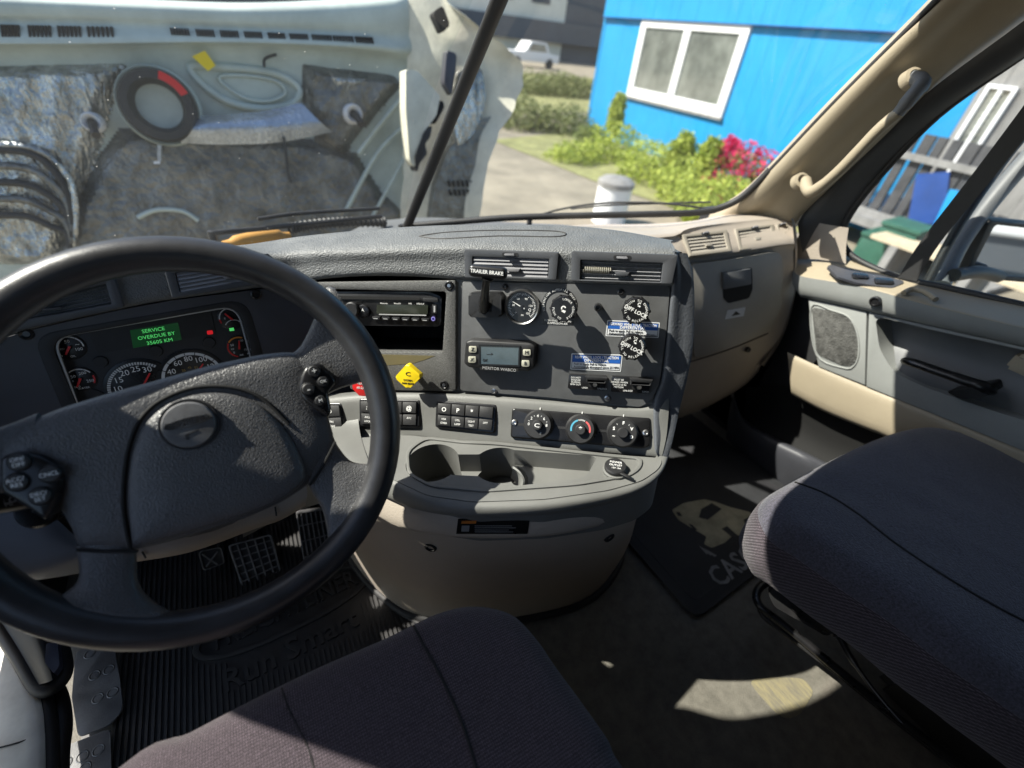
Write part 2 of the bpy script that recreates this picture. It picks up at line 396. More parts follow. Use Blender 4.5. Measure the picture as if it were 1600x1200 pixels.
# working planes of the cab
CP = Frame(V(.380, .509, -.3325), Vector((.755, -.640, .142)), Vector((-.112, -.322, -.940)))
P_ = ray(880, 490)*.70; CP = Frame(CAMP+P_, CP.e, CP.d)
CL = Frame(V(0, .79, -.42), WORLDX, Vector((0, -.34, -.94)))
SH = CP.tilt(CP.p(860, 622), R(20))
_n = (Vector((0, 0, 1)) - CP.e*CP.e.z).normalized()
TR = Frame(SH.p(860, 694), CP.e, CP.e.cross(_n) if CP.e.cross(_n).y < 0 else -CP.e.cross(_n))
PD = Frame(V(1.21, .65, -.312), Vector((.983, -.18, 0)), Vector((-.18*.21, -.983*.21, -.978)))
DR = Frame(V(1.30, 0, -.5), Vector((0, -1, 0)), DOWN)
SW = None
# ------------------------------------------------------------------ setting outside: ground, house, building, plants
ASPH = mat('pale_dusty_pavement', (.235, .205, .155), .9, bump=('noise', 40, .5, .01), var=(.9, .32))
SOIL = mat('dry_grass_soil', (.20, .20, .08), .95, var=(3, .4), bump=('noise', 30, .6, .02))
def sheet(name, pts, mt, kind='structure'):
    bm = bmesh.new(); bm.faces.new([bm.verts.new(p) for p in pts]); o = fin(name, bm, mt, None, smooth=False, recalc=False); o['kind'] = kind; return o
GZ = -2.30
sheet('ground', [V(-250, -250, GZ), V(400, -250, GZ), V(400, 400, GZ), V(-250, 400, GZ)], ASPH)
sheet('grass_verge', [V(11, 17, GZ+.01), V(30, 22, GZ+.01), V(34, 36, GZ+.01), V(10, 36, GZ+.01), V(5.5, 15, GZ+.01)], SOIL)
sheet('planting_bed', [V(6.2, 12, GZ+.012), V(10.4, 13.5, GZ+.012), V(10.1, 4.2, GZ+.012), V(7.4, 4.6, GZ+.012), V(6.6, 8, GZ+.012)], SOIL)

HB = mat('bright_blue_paint', (.003, .235, .52), .55, var=(1.2, .08), bump=('noise', 60, .3, .003))
HBD = mat('navy_door_paint', (.01, .05, .22), .5, var=(2, .2))
HWH = mat('white_vinyl_frame', (.75, .75, .76), .45)
HGL = mat('dark_window_glass', (.15, .16, .145), .04, spec=.9, var=(1.6, .45), coat=1)
GRYW = mat('weathered_grey_timber', (.22, .215, .21), .8, var=(6, .3), stretch=(1, 1, .2))
DARKW = mat('dark_stained_timber', (.05, .05, .055), .7, var=(6, .3))
HW = Frame(V(10.457, 13.47, GZ), Vector((-.035, -.999, 0)), DOWN)
house = thing('blue_house', 'bright blue timber-clad house with a white sliding window', 'house', HW.P)
Z0 = HW.uv(917, 205)[1]
vb = HW.uv(951, 27)[1]                    # height where the overhanging upper wall starts
bm0 = bmesh.new()
o = plate('wall', HW, rect(0, vb-3.2, 16, 0), -2.6, -.02, HB, house)
random.seed(3)
wl, wt = HW.uv(1010, 28), HW.uv(1176, 31)
k = 0; u = 0.0
while u < 15.8:
    w_ = .305
    for (v0, v1, h) in ((vb+.02, -.05, 0.0), (vb-3.2, vb, .12)):
        dz = random.uniform(-.002, .002)
        plate('siding_board', HW, rect(u+.001, v0, u+w_-.001, v1), h-.014, h+dz, HB, house, bev=.002, seg=1)
    u += w_
plate('eave_soffit', HW, rect(-.05, vb-.0, 15.9, vb+.016), -.02, .12, HBD, house)
plate('corner_trim', HW, rect(-.09, vb, -.002, 0), -.03, .02, HB, house)
def house_window(px, mull, name='window', o_=0):
    P4 = [HW.uv(x, y, .02) for x, y in px]
    u0 = (P4[0][0]+P4[3][0])/2; u1 = (P4[1][0]+P4[2][0])/2; v0 = (P4[0][1]+P4[1][1])/2; v1 = (P4[2][1]+P4[3][1])/2
    q = rect(u0, v0, u1, v1); f = .085*(u1-u0)/1.6 + .03
    w = plate(name, HW, q, .005+o_, .012+o_, HGL, house)
    ring('frame', HW, q, rect(u0+f, v0+f, u1-f, v1-f), .0+o_, .07+o_, HWH, w, bev=.008)
    um = u0+(u1-u0)*mull
    plate('mullion', HW, rect(um-f*.5, v0+f, um+f*.5, v1-f), .012+o_, .06+o_, HWH, w)
    plate('pane', HW, rect(u0+f, v0+f, um-f*.5, v1-f), .02+o_, .026+o_, HGL, w)
    plate('pane', HW, rect(um+f*.5, v0+f, u1-f, v1-f), .014+o_, .02+o_, HGL, w)
    plate('sill', HW, rect(u0-.03, v1, u1+.03, v1+.05), o_, .09+o_, GRYW, w)
    return w, (u0, v0, u1, v1)
house_window([(1010, 28), (1178, 31), (1131, 179), (976, 153)], .49)
PWALL = mat('blind_cream', (.50, .50, .42), .6)
# things against the house wall seen through the passenger window
w2, q2 = house_window([(1541, 150), (1612, 118), (1508, 279), (1467, 271)], .5, o_=.14)
annex = thing('timber_annex', 'grey timber annex and dark slatted screen standing against the blue house', 'annex', HW.w(q2[0], 0, .1))
ax0 = q2[0]-.10
for i in range(16):
    uu = ax0+i*.26
    plate('cladding_board', HW, rect(uu+.002, q2[1]-1.6, uu+.258, -.06), .125, .138+.002*(i % 2), GRYW, annex, bev=.002, seg=1)
for i in range(12):
    v = q2[1] + (q2[3]-q2[1])*(i+1)/14
    plate('blind_slat', HW, rect(q2[0]+.14, v, q2[2]-.14, v+.016), .17, .19, PWALL, w2)
du0, dv0 = HW.uv(1440, 285, .03); du1, dv1 = HW.uv(1500, 350, .03)
dr_ = plate('blue_door_panel', HW, rect(min(du0, du1)-.1, dv0, max(du0, du1)+.5, -.1), .0, .05, HBD, house)
deck = thing('deck_stair', 'dark timber deck railing with bright blue showing between its balusters', 'railing', HW.w(4.5, 0, 1.0))
a0 = HW.uv(1372, 250, .9); a1 = HW.uv(1440, 330, .9)
ulo, uhi = min(a0[0], a1[0])-.6, max(a0[0], a1[0])+.7
pl = plate('deck_floor', HW, rect(ulo, HW.uv(1400, 345, .9)[1]+.02, uhi, HW.uv(1400, 345, .9)[1]+.14), .0, 1.3, GRYW, deck)
vt = HW.uv(1410, 235, .9)[1]; vtop = HW.uv(1440, 208, .9)[1]; vbm = HW.uv(1400, 345, .9)[1]
for i in range(13):
    uu = ulo+(uhi-ulo)*i/12; plate('baluster', HW, rect(uu-(uhi-ulo)/12*.42, vtop, uu+(uhi-ulo)/12*(.24 if i % 3 else .40), vbm+.02), .88, .94, DARKW, deck)
for v in (vt, vbm-.06): plate('rail', HW, rect(ulo-.05, v, uhi+.05, v+.09), .94, 1.02, GRYW, deck)
for i in range(4):
    plate('stair_tread', HW, rect(uhi+.1+i*.28, vbm+.25+i*.16, uhi+.42+i*.28, vbm+.31+i*.16), .1, 1.2, GRYW, deck)
plx('navy_panel', HW, [(1432, 272), (1484, 268), (1474, 352), (1418, 346)], .96, 1.0, HBD, deck); plx('bright_blue_board', HW, [(1484, 296), (1498, 298), (1472, 358), (1457, 354)], .98, 1.03, HB, deck)
for uu in (ulo, uhi): plate('post', HW, rect(uu-.06, vt-.05, uu+.06, -.0), .95, 1.05, DARKW, deck)
GRN = mat('green_bin_plastic', (.025, .095, .065), .5, var=(5, .2))
for (x, y, s, lab) in ((1378, 388, .75, 'green plastic crate beside the deck, the left one'), (1408, 372, .7, 'green plastic crate beside the deck, the right one')):
    c = atx(x, y, 8.4); F = Frame(Vector((c.x, c.y, OZ+GZ)), Vector((.1, -1, 0)), DOWN)
    b = thing('green_crate', lab, 'crate', F.P, 'green crates by the deck')
    hh = (c.z-(OZ+GZ))+.18
    ring('wall', F, rect(-.33*s, -hh, .33*s, 0), rect(-.31*s, -hh+.02, .31*s, -.02), -.3, .3, GRN, b)
    plate('side_panel', F, rect(-.33*s, -hh, .33*s, 0), .28, .30, GRN, b, bev=.01)
    plate('lid', F, rect(-.36*s, -hh-.03, .36*s, -hh+.02), -.33, .33, GRN, b, bev=.01)
lum = thing('timber_stack', 'pale planks stacked on the ground beside the green crates', 'planks', atz(1430, 385, GZ))
PW = mat('pale_cut_timber', (.50, .42, .30), .8, var=(8, .2))
for i in range(5):
    c = atx(1450, 378, 8.2); box('plank', (c.x-.5+i*.14, c.y-1.3, OZ+GZ+.5), (c.x-.38+i*.14, c.y+.5, OZ+GZ+.56), PW, lum, bev=.005)
box('bearer', (c.x-.55, c.y-.8, OZ+GZ), (c.x+.3, c.y-.7, OZ+GZ+.5), GRYW, lum); box('bearer', (c.x-.55, c.y+.1, OZ+GZ), (c.x+.3, c.y+.2, OZ+GZ+.5), GRYW, lum)

# building and yard far behind
BB = mat('cream_render_wall', (.80, .77, .66), .8, var=(.4, .1)); BG = mat('slate_and_shade_grey', (.10, .11, .125), .7, var=(.4, .15))
BY = 62.0
def farw(x, y): return aty(x, y, BY)
bld = thing('warehouse', 'cream warehouse with a shaded end section coloured slate grey in the far background', 'warehouse', V(22, BY, GZ))
pa, pb = farw(120, 60), farw(878, 60)
FB = Frame(V(0, BY, GZ), WORLDX, DOWN)
plate('cream_wall', FB, rect(pa.x-40, -16, farw(876, 80).x, 0), -8, 0, BB, bld)
plate('shaded_grey_wall', FB, rect(farw(876, 80).x+.05, -16, farw(960, 80).x+25, 0), -8, .02, BG, bld)  # shaded end of the building, its shade put into the wall colour
zb = -(farw(850, 32).z-(OZ+GZ))
plate('fascia_band', FB, rect(pa.x-40, zb, farw(960, 80).x+25, zb+2.1), .05, 1.2, BG, bld)
for i in range(9):
    uu = farw(190, 5).x + i*5.2
    plate('bay_door', FB, rect(uu, -9.5, uu+2.6, -5.5), .02, .1, BG, bld)
def leafmass(name, ells, n, size, mt, lab=None, cat=None, grp=None, kind=None, par=None, bias=.6):
    bm = bmesh.new()
    size *= .66; n = int(n*2.1)
    for _ in range(n):
        c, rr = random.choice(ells)
        d = Vector((random.gauss(0, 1), random.gauss(0, 1), random.gauss(0, 1))).normalized()
        q = random.random()**.35; s_ = 1+.28*noise.noise(d*2.3+Vector(c)*3)
        p = Vector(c)+Vector((d.x*rr[0], d.y*rr[1], d.z*rr[2]))*q*s_
        a = Vector((random.gauss(0, 1), random.gauss(0, 1), random.gauss(0, 1)+.8)).normalized(); b = a.orthogonal().normalized()
        b.rotate(Matrix.Rotation(random.uniform(0, 6.28), 3, a)); c2 = a.cross(b); L = size*random.uniform(.6, 1.3)
        v = [bm.verts.new(p+b*L), bm.verts.new(p+c2*L*.42+a*L*.1), bm.verts.new(p-b*L), bm.verts.new(p-c2*L*.42+a*L*.1)]
        bm.faces.new(v)
    o = fin(name, bm, mt, par, smooth=False, recalc=False); tag(o, lab, cat, grp, kind); return o
def leafmat(name, c1, c2):
    m_ = mat(name, c1, .6, var=(7, .3), col2=c2); t = m_.node_tree; b = t.nodes['Principled BSDF']
    out = t.nodes['Material Output']; tl = t.nodes.new('ShaderNodeBsdfTranslucent'); mx = t.nodes.new('ShaderNodeMixShader'); mx.inputs[0].default_value = .3
    src = b.inputs['Base Color'].links[0].from_socket; t.links.new(src, tl.inputs[0]); t.links.new(b.outputs[0], mx.inputs[1]); t.links.new(tl.outputs[0], mx.inputs[2]); t.links.new(mx.outputs[0], out.inputs[0]); return m_
LF1 = leafmat('yellow_green_leaf', (.20, .28, .03), (.50, .55, .10)); LF2 = leafmat('mid_green_leaf', (.08, .13, .03), (.25, .29, .07))
LF3 = leafmat('dull_hedge_leaf', (.07, .10, .03), (.26, .28, .10)); LFP = leafmat('magenta_bract', (.55, .01, .08), (.75, .04, .16))
WOOD = mat('brown_stem', (.10, .07, .045), .8)
def plant(name, lab, cat, x, y, X, rr, n, size, mt, grp=None, extra=()):
    """x, y: crown centre; X: distance to the right of the cab centre line"""
    c = atx(x, y, X); b = Vector((c.x, c.y, OZ+GZ)); t = thing(name, lab, cat, b, grp)
    ells = [(c, rr)] + [(c+Vector(o_), r_) for o_, r_ in extra]
    leafmass('foliage', ells, n, size, mt, par=t)
    for k_ in range(3):
        a = random.uniform(0, 6.28); tube('stem', [b+Vector((.05*math.cos(a), .05*math.sin(a), 0)), (b+c)/2+Vector((.1*math.cos(a), .1*math.sin(a), 0)), c+Vector((.25*math.cos(a), .25*math.sin(a), .1))], [.03, .02, .01], WOOD, t, seg=6, k=3)
    return t
random.seed(11)
plant('lime_shrub', 'lime green shrub with an upright pointed top against the blue wall', 'shrub', 962, 232, 8.6, (.8, .8, .62), 1700, .085, LF1, 'lime shrubs along the blue wall', extra=[((.1, .35, .7), (.22, .22, .5))])
plant('lime_shrub', 'broad lime green shrub in the middle of the bed under the white window', 'shrub', 1020, 262, 8.1, (.85, .9, .55), 1900, .085, LF1, 'lime shrubs along the blue wall', extra=[((.2, -.5, .35), (.3, .3, .45))])
plant('lime_shrub', 'low lime green shrub next to the magenta flowers', 'shrub', 1080, 292, 7.6, (.75, .8, .5), 1700, .08, LF1, 'lime shrubs along the blue wall', extra=[((.35, .1, .45), (.25, .25, .4))])
plant('lime_shrub', 'lime green shrub spilling towards the paving at the left end of the bed', 'shrub', 900, 250, 7.4, (.8, .7, .4), 1200, .08, LF1, 'lime shrubs along the blue wall')
plant('lime_shrub', 'small lime green shrub nearest the windshield edge', 'shrub', 1120, 322, 7.0, (.7, .8, .45), 1200, .08, LF1, 'lime shrubs along the blue wall')
bo = plant('bougainvillea', 'magenta flowering bougainvillea beside the blue wall', 'flowering shrub', 1168, 262, 8.3, (.55, .75, .42), 1500, .07, LFP, extra=[((-.5, .2, -.5), (.3, .35, .35)), ((.1, .6, .1), (.3, .3, .3))])
leafmass('leaves', [(atx(1165, 275, 8.3), (.5, .7, .4))], 500, .07, LF2, par=bo)
plant('garden_bush', 'rounded dull green bush at the house corner', 'bush', 880, 205, 9.4, (.95, .95, .75), 1500, .10, LF3, 'green bushes beyond the paving')
plant('garden_bush', 'olive green bush half hidden behind the raised hood', 'bush', 815, 195, 8.2, (1.0, 1.0, .8), 1500, .10, LF3, 'green bushes beyond the paving')
plant('garden_bush', 'wide clipped bush in front of the far grass', 'bush', 870, 140, 15.5, (3.2, 1.4, .8), 2200, .14, LF3, 'green bushes beyond the paving')
plant('garden_bush', 'small grey-green bush between the wall corner and lime shrubs', 'bush', 925, 222, 9.3, (.5, .6, .5), 700, .09, LF2, 'green bushes beyond the paving')
def far_vehicle(name, lab, x, y, Y, L_, H_, col, cab=True):
    c = aty(x, y, Y); F = Frame(Vector((c.x, Y, OZ+GZ)), WORLDX, DOWN); t = thing(name, lab, 'pickup', F.P)
    plate('body', F, rnd([(-L_/2, -.45), (-L_/2, -H_*.58), (-L_*.18, -H_*.6), (-L_*.08, -H_), (L_*.22, -H_), (L_*.30, -H_*.6), (L_/2, -H_*.55), (L_/2, -.45)], .08), -.9, .9, col, t, bev=.05)
    plate('side_window', F, rnd([(-L_*.12, -H_*.64), (-L_*.06, -H_*.93), (L_*.19, -H_*.93), (L_*.25, -H_*.64)], .05), .9, .92, HGL, t)
    for s_ in (-.32, .32): lathe('wheel', F, L_*s_, -.38, [(0, .95), (.2, .95), (.24, .92), (.38, .92), (.38, .7), (0, .7)], RUB, t, seg=18)
far_vehicle('white_pickup', 'white pickup truck parked in front of the cream warehouse', 826, 95, 44, 5.4, 1.9, HWH)
# bollard near the truck
bp_ = atz(962, 345, GZ); c = aty(960, 300, bp_.y); F = Frame(Vector((c.x, c.y, OZ+GZ)), WORLDX, Vector((0, -1, 0)))
hb = aty(960, 278, bp_.y).z-(OZ+GZ)
t = thing('bollard', 'white painted bollard with a grey domed cap beside the paving', 'bollard', F.P)
lathe('post', F, 0, 0, [(.27, 0), (.27, hb-.12)], HWH, t); lathe('cap', F, 0, 0, [(.29, hb-.12), (.29, hb-.05), (.22, hb), (0, hb+.03)], GRYW, t)
# vehicles behind the cab that only the passenger mirror shows
tr_ = thing('parked_trailer', 'white box trailer with a dark lower body reflected in the passenger mirror', 'trailer', V(6, -9, GZ))
box('body', (5.4, -15, OZ+GZ+1.1), (8, -10, OZ+GZ+2.4), HWH, tr_, bev=.05); box('skirt', (5.5, -14.9, OZ+GZ+.5), (7.9, -10.1, OZ+GZ+1.1), BG, tr_)
for y_ in (-14, -11.2): lathe('wheel', Frame(V(5.4, y_, GZ+.45), Vector((0, -1, 0)), DOWN), 0, 0, [(0, .1), (.2, .1), (.45, .1), (.45, -.2)], RUB, tr_)

# ------------------------------------------------------------------ raised hood of the truck
PAINT = mat('pale_grey_green_paint', (.46, .52, .48), .45, var=(6, .16), bump=('noise', 4, .3, .01))
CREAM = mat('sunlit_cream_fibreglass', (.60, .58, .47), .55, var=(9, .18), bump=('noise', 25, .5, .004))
FOIL = mat('crinkled_foil', (.16, .165, .16), .24, metal=.75, bump=('noise', 26, 1.0, .022), var=(9, .45), stretch=(2.2, 2.2, .7), col2=(.72, .74, .72))  # pale streaks in the colour stand in for glints on the creases
FOILD = mat('dirty_foil', (.075, .073, .066), .32, metal=.5, bump=('noise', 34, 1.0, .016), var=(8, .5), col2=(.26, .26, .24))
HF = Frame(V(0, 2.6, -.4), WORLDX, Vector((0, -.18, -.98)))
hood = thing('truck_hood', 'raised pale truck hood tilted forward showing its foil-lined underside', 'truck hood', HF.p(300, 300))
def hp(x, y, h=0): return HF.p(x, y, h)
# shell : top lip, louvre band, recessed field
rowsx = [-120, 0, 120, 250, 380, 500, 590, 632, 650, 656]
def shell_row(ys, hs): return [hp(x, y, h) for x, y, h in zip(rowsx, ys, hs)]
sh_rows = [shell_row([-16, -12, -6, 0, 4, 0, -6, -14, -22, -34], [-.10]*10),
           shell_row([-8, -4, 2, 8, 12, 8, 2, -6, -14, -30], [.035]*8+[.0, -.05]),
           shell_row([16, 20, 22, 27, 32, 34, 32, 26, 10, -8], [.045]*8+[.02, -.05]),
           shell_row([34, 36, 38, 42, 46, 50, 56, 58, 40, 30], [.03]*8+[.01, -.05]),
           shell_row([66, 68, 68, 66, 66, 70, 76, 80, 74, 70], [.05]*8+[.02, -.05]),
           shell_row([74, 76, 76, 74, 76, 82, 92, 100, 96, 90], [-.02]*8+[0, -.05]),
           shell_row([130]*10, [-.05]*7+[-.02, .02, -.05]),
           shell_row([240]*10, [-.06]*7+[-.02, .03, -.05]),
           shell_row([330]*10, [-.05]*7+[-.02, .03, -.05]),
           shell_row([420]*10, [-.05]*7+[-.02, .03, -.05]),
           shell_row([520]*10, [-.08]*7+[-.02, .0, -.05])]
loft('shell', sh_rows, PAINT, hood, ku=5, kv=4)
groups = [(-30, -6), (0, 30), (42, 80), (88, 127), (134, 178), (265, 296), (305, 335), (343, 373), (381, 410), (418, 446), (452, 482), (487, 519), (520, 553), (555, 584)]
for (x0, x1) in groups:
    n_ = 6 if x1 < 200 else 7
    for i in range(n_):
        xx = x0+(x1-x0)*(i+.5)/n_; left = xx < 200
        y0 = 38+.02*xx if left else 43+(xx-265)*.046; y1 = y0+(20-.02*xx if left else 11+(xx-265)*.012); wq = 2.1 if left else 1.5
        plx('louver_slot', HF, [(xx-wq-1, y0), (xx+wq-1, y0), (xx+wq+2, y1), (xx-wq+2, y1)], .02, .048, VOID, hood)
def foil(name, px, mt, h=.0, amp=.035, step=.012, fr=3.2):
    poly = [HF.uv(x, y, h) for x, y in px]
    def ins(u, v):
        c = False; n = len(poly)
        for i in range(n):
            a, b = poly[i], poly[i-1]
            if (a[1] > v) != (b[1] > v) and u < (b[0]-a[0])*(v-a[1])/(b[1]-a[1])+a[0]: c = not c
        return c
    def bdist(u, v):
        best = 9
        for i in range(len(poly)):
            a, b = Vector(poly[i]), Vector(poly[i-1]); p = Vector((u, v)); t = max(0, min(1, (p-a).dot(b-a)/max(1e-9, (b-a).length_squared))); best = min(best, (p-a-(b-a)*t).length)
        return best
    us = [p[0] for p in poly]; vs = [p[1] for p in poly]; bm = bmesh.new(); G = {}
    nu = int((max(us)-min(us))/step)+1; nv = int((max(vs)-min(vs))/step)+1
    for i in range(nu):
        for j in range(nv):
            u, v = min(us)+i*step, min(vs)+j*step
            if not ins(u+step/2, v+step/2): continue
            q = []
            for (a, b) in ((0, 0), (0, 1), (1, 1), (1, 0)):
                k_ = (i+a, j+b)
                if k_ not in G:
                    U, Vv = min(us)+k_[0]*step, min(vs)+k_[1]*step
                    P3 = Vector((U*fr, Vv*fr, 1.3)); Q3 = Vector((U*9+Vv*4, Vv*3.2-U*1.5, 2.2)); n1 = noise.noise(P3*.7)*.5; n2 = (1-abs(noise.noise(Q3)))**6*.22; n3 = (1-abs(noise.noise(Q3*2.3+Vector((3, 1, 0)))))**8*.14
                    tp_ = min(1, bdist(U, Vv)/.05); G[k_] = bm.verts.new(HF.w(U, Vv, -.062+(.062+h+amp*(n1+n2*1.6+n3*1.6))*tp_+.004))
                q.append(G[k_])
            bm.faces.new(q)
    return fin(name, bm, mt, hood, ang=28)
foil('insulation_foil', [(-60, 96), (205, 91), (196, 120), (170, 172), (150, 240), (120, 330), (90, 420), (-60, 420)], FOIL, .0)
foil('insulation_foil', [(186, 200), (300, 205), (460, 210), (560, 240), (600, 300), (640, 330), (600, 420), (60, 420), (110, 320), (150, 240)], FOILD, .005, .02)
foil('insulation_foil', [(470, 92), (520, 100), (622, 112), (640, 135), (610, 160), (560, 215), (540, 250), (500, 232), (474, 150)], FOILD, .006, .035)
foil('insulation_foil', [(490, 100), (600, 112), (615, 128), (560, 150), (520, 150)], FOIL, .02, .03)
# quilted bright band
bandrows = [[hp(300, 181, .03), hp(360, 178, .03), hp(420, 172, .03), hp(470, 160, .03)],
            [hp(292, 200, .085), hp(370, 198, .085), hp(440, 195, .085), hp(500, 190, .085)],
            [hp(282, 224, .05), hp(360, 226, .05), hp(440, 222, .05), hp(520, 206, .05)]]
FOILC = mat('bright_foil_crease', (.78, .80, .80), .22, metal=.7, bump=('noise', 80, .8, .004))
FOILB = mat('bright_foil_roll', (.45, .50, .56), .25, metal=.7, bump=('noise', 60, .8, .006), var=(10, .25))
loft('foil_roll', bandrows, FOILB, hood, ku=6, kv=5)
# intake ring
RC = HF.uv(248, 166, .06); rr = (HF.uv(308, 166, .06)[0]-HF.uv(188, 166, .06)[0])/2
prof = [(rr*.60, -.02), (rr*.62, .06), (rr*.72, .10), (rr*.92, .10), (rr, .06), (rr*1.0, -.03)]
rg = lathe('intake_seal', HF, RC[0], RC[1], prof, RUB, hood, seg=48)
lathe('intake_cover', HF, RC[0], RC[1], [(0, .03), (rr*.6, .03)], PAINT, hood, seg=48)
bm = bmesh.new()
for i in range(10):
    a0_, a1_ = R(18+i*5), R(18+(i+1)*5)
    bm.faces.new([bm.verts.new(HF.w(RC[0]+math.sin(a)*rr*q, RC[1]-math.cos(a)*rr*q, .103)) for a, q in ((a0_, .74), (a1_, .74), (a1_, .96), (a0_, .96))])
fin('red_seal_mark', bm, REDP, hood)
lathe('seal_lip', HF, RC[0], RC[1], [(rr*1.0, .04), (rr*1.06, .05), (rr*1.14, .0)], PAINT, hood, seg=48)
for (x, y, q) in ((143, 191, .9), (553, 178, .72)):
    bu = HF.uv(x, y, .06); r_ = (HF.uv(x+20*q, y, .06)[0]-bu[0])
    wsh = lathe('bump_stop', HF, bu[0], bu[1], [(r_, 0), (r_, .05), (r_*.8, .075), (r_*.45, .06), (r_*.4, .05)], HWH, hood)
    tube('stop_pin', [HF.w(bu[0], bu[1], .04), HF.w(bu[0]+.004, bu[1]+.012, .09), HF.w(bu[0]+.012, bu[1]+.045, .14)], r_*.40, RUB, wsh)
# raised rib outlines
for L in ([(138, 100), (152, 128), (160, 168)], [(162, 99), (163, 130), (163, 170)], [(196, 98), (182, 130), (168, 168)], [(508, 106), (524, 125), (530, 148)], [(548, 110), (545, 130), (537, 150)]):
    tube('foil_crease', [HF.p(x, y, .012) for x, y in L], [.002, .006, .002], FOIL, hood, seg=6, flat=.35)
def rib(px, r_, h=.0, mt=PAINT, nm='stiffening_rib', closed=False): return tube(nm, [hp(x, y, h) for x, y in px], r_, mt, hood, closed=closed, seg=8)
rib([(297, 105), (330, 104), (390, 108), (440, 118), (468, 140), (455, 163), (410, 170), (360, 160), (320, 135)], .016, -.04, closed=True)
rib([(342, 122), (380, 118), (430, 126), (446, 145), (420, 158), (380, 152)], .008, -.04, closed=True)
rib([(560, 240), (590, 200), (632, 150), (652, 140)], .012, .01); rib([(540, 330), (590, 240), (640, 190)], .012, .015); rib([(570, 360), (620, 270), (645, 220)], .010, .02)
rib([(120, 345), (200, 338), (340, 332), (480, 326), (600, 330)], .030, -.035)
rib([(215, 340), (245, 328), (285, 330), (310, 345)], .010, .03)
for i in range(5):
    rib([(-30, 232+i*26), (40, 238+i*25), (80, 262+i*23), (104, 300+i*16), (112, 350+i*10)], .014, .03, FOILD if i % 2 else RUB, 'fender_corrugation')
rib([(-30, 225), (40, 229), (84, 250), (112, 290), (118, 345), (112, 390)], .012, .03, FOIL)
rib([(432, 85), (414, 92), (413, 105)], .006, .0, RUB, 'hood_latch_cable'); rib([(443, 214), (447, 240), (450, 270), (455, 285)], .006, .07, RUB, 'hood_latch_cable')
plx('retaining_clip', HF, [(246, 226), (252, 226), (252, 252), (246, 252)], .04, .07, CHR, hood)
plx('foil_staple', HF, [(240, 252), (250, 252), (250, 256), (240, 256)], .06, .075, HWH, hood)
lf = plx('yellow_label', HF, [(300, 88), (320, 79), (337, 102), (325, 111)], .0, .012, YEL, hood)
# right flank (inside of the far fender)
fl = thing('hood_fender', 'cream inner side of the raised hood on its right, lit by the sun', 'truck fender', hp(740, 250, .2))
def fp(x, y, q): # q 0 at the hood edge, 1 at the outer edge: the flank comes back towards the cab
    return hp(x, y, .02+q*.28)
NZ = lambda p: p + Vector((0, -.022, .008))*noise.noise(p*7) + Vector((.01, -.01, 0))*noise.noise(p*19)
loft('inner_panel', [[fp(628, -30, 0), fp(655, -20, .2), fp(690, -10, .4), fp(700, 0, .6), fp(704, 10, .8)],
                     [fp(634, 60, 0), fp(662, 45, .2), fp(700, 55, .5), fp(750, 62, .8), fp(783, 70, 1)],
                     [fp(634, 112, 0), fp(668, 110, .2), fp(716, 105, .5), fp(770, 100, .8), fp(818, 112, 1)],
                     [fp(636, 180, 0), fp(665, 190, .2), fp(715, 180, .5), fp(770, 170, .8), fp(802, 168, 1)],
                     [fp(630, 240, 0), fp(655, 250, .2), fp(705, 245, .5), fp(745, 240, .8), fp(770, 235, 1)],
                     [fp(625, 340, 0), fp(650, 340, .2), fp(690, 340, .5), fp(725, 340, .8), fp(748, 340, 1)],
                     [fp(625, 420, 0), fp(650, 420, .2), fp(690, 420, .5), fp(725, 420, .8), fp(748, 420, 1)]], CREAM, fl, ku=6, kv=5, noisef=NZ)
HFF = Frame(hp(700, 180, .20), HF.e, HF.d)
def fpl(nm, px, mt, h=.03, r=.012, par=fl): return plx(nm, HFF, px, -.02, h, mt, par, r=r, bev=.006)
fpl('access_hole', [(676, 20), (692, 8), (704, 40), (690, 52)], VOID)
fpl('access_hole', [(698, 78), (714, 84), (712, 110), (706, 150), (694, 130)], DARK)
fpl('grille_duct', [(634, 108), (652, 110), (688, 150), (682, 180), (660, 210), (648, 262), (640, 250), (634, 170)], CREAM, .07, .01)
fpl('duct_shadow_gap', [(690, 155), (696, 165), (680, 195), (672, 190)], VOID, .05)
fpl('shock_boot', [(664, 205), (676, 196), (672, 215), (664, 225), (668, 240), (656, 255), (652, 270), (648, 245)], RUB, .08, .01)
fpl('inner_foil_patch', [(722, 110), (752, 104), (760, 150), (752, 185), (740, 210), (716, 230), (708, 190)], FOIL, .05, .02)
fpl('lower_duct_panel', [(700, 235), (745, 190), (772, 180), (752, 260), (742, 345), (672, 345), (680, 290)], FOILD, .04, .02)
for i in range(6):
    for j in range(2):
        x0_ = 700+i*7+j*2; y0_ = 282+j*14; fpl('duct_slot', [(x0_, y0_), (x0_+3, y0_), (x0_+5, y0_+10), (x0_+2, y0_+10)], VOID, .048, .001)
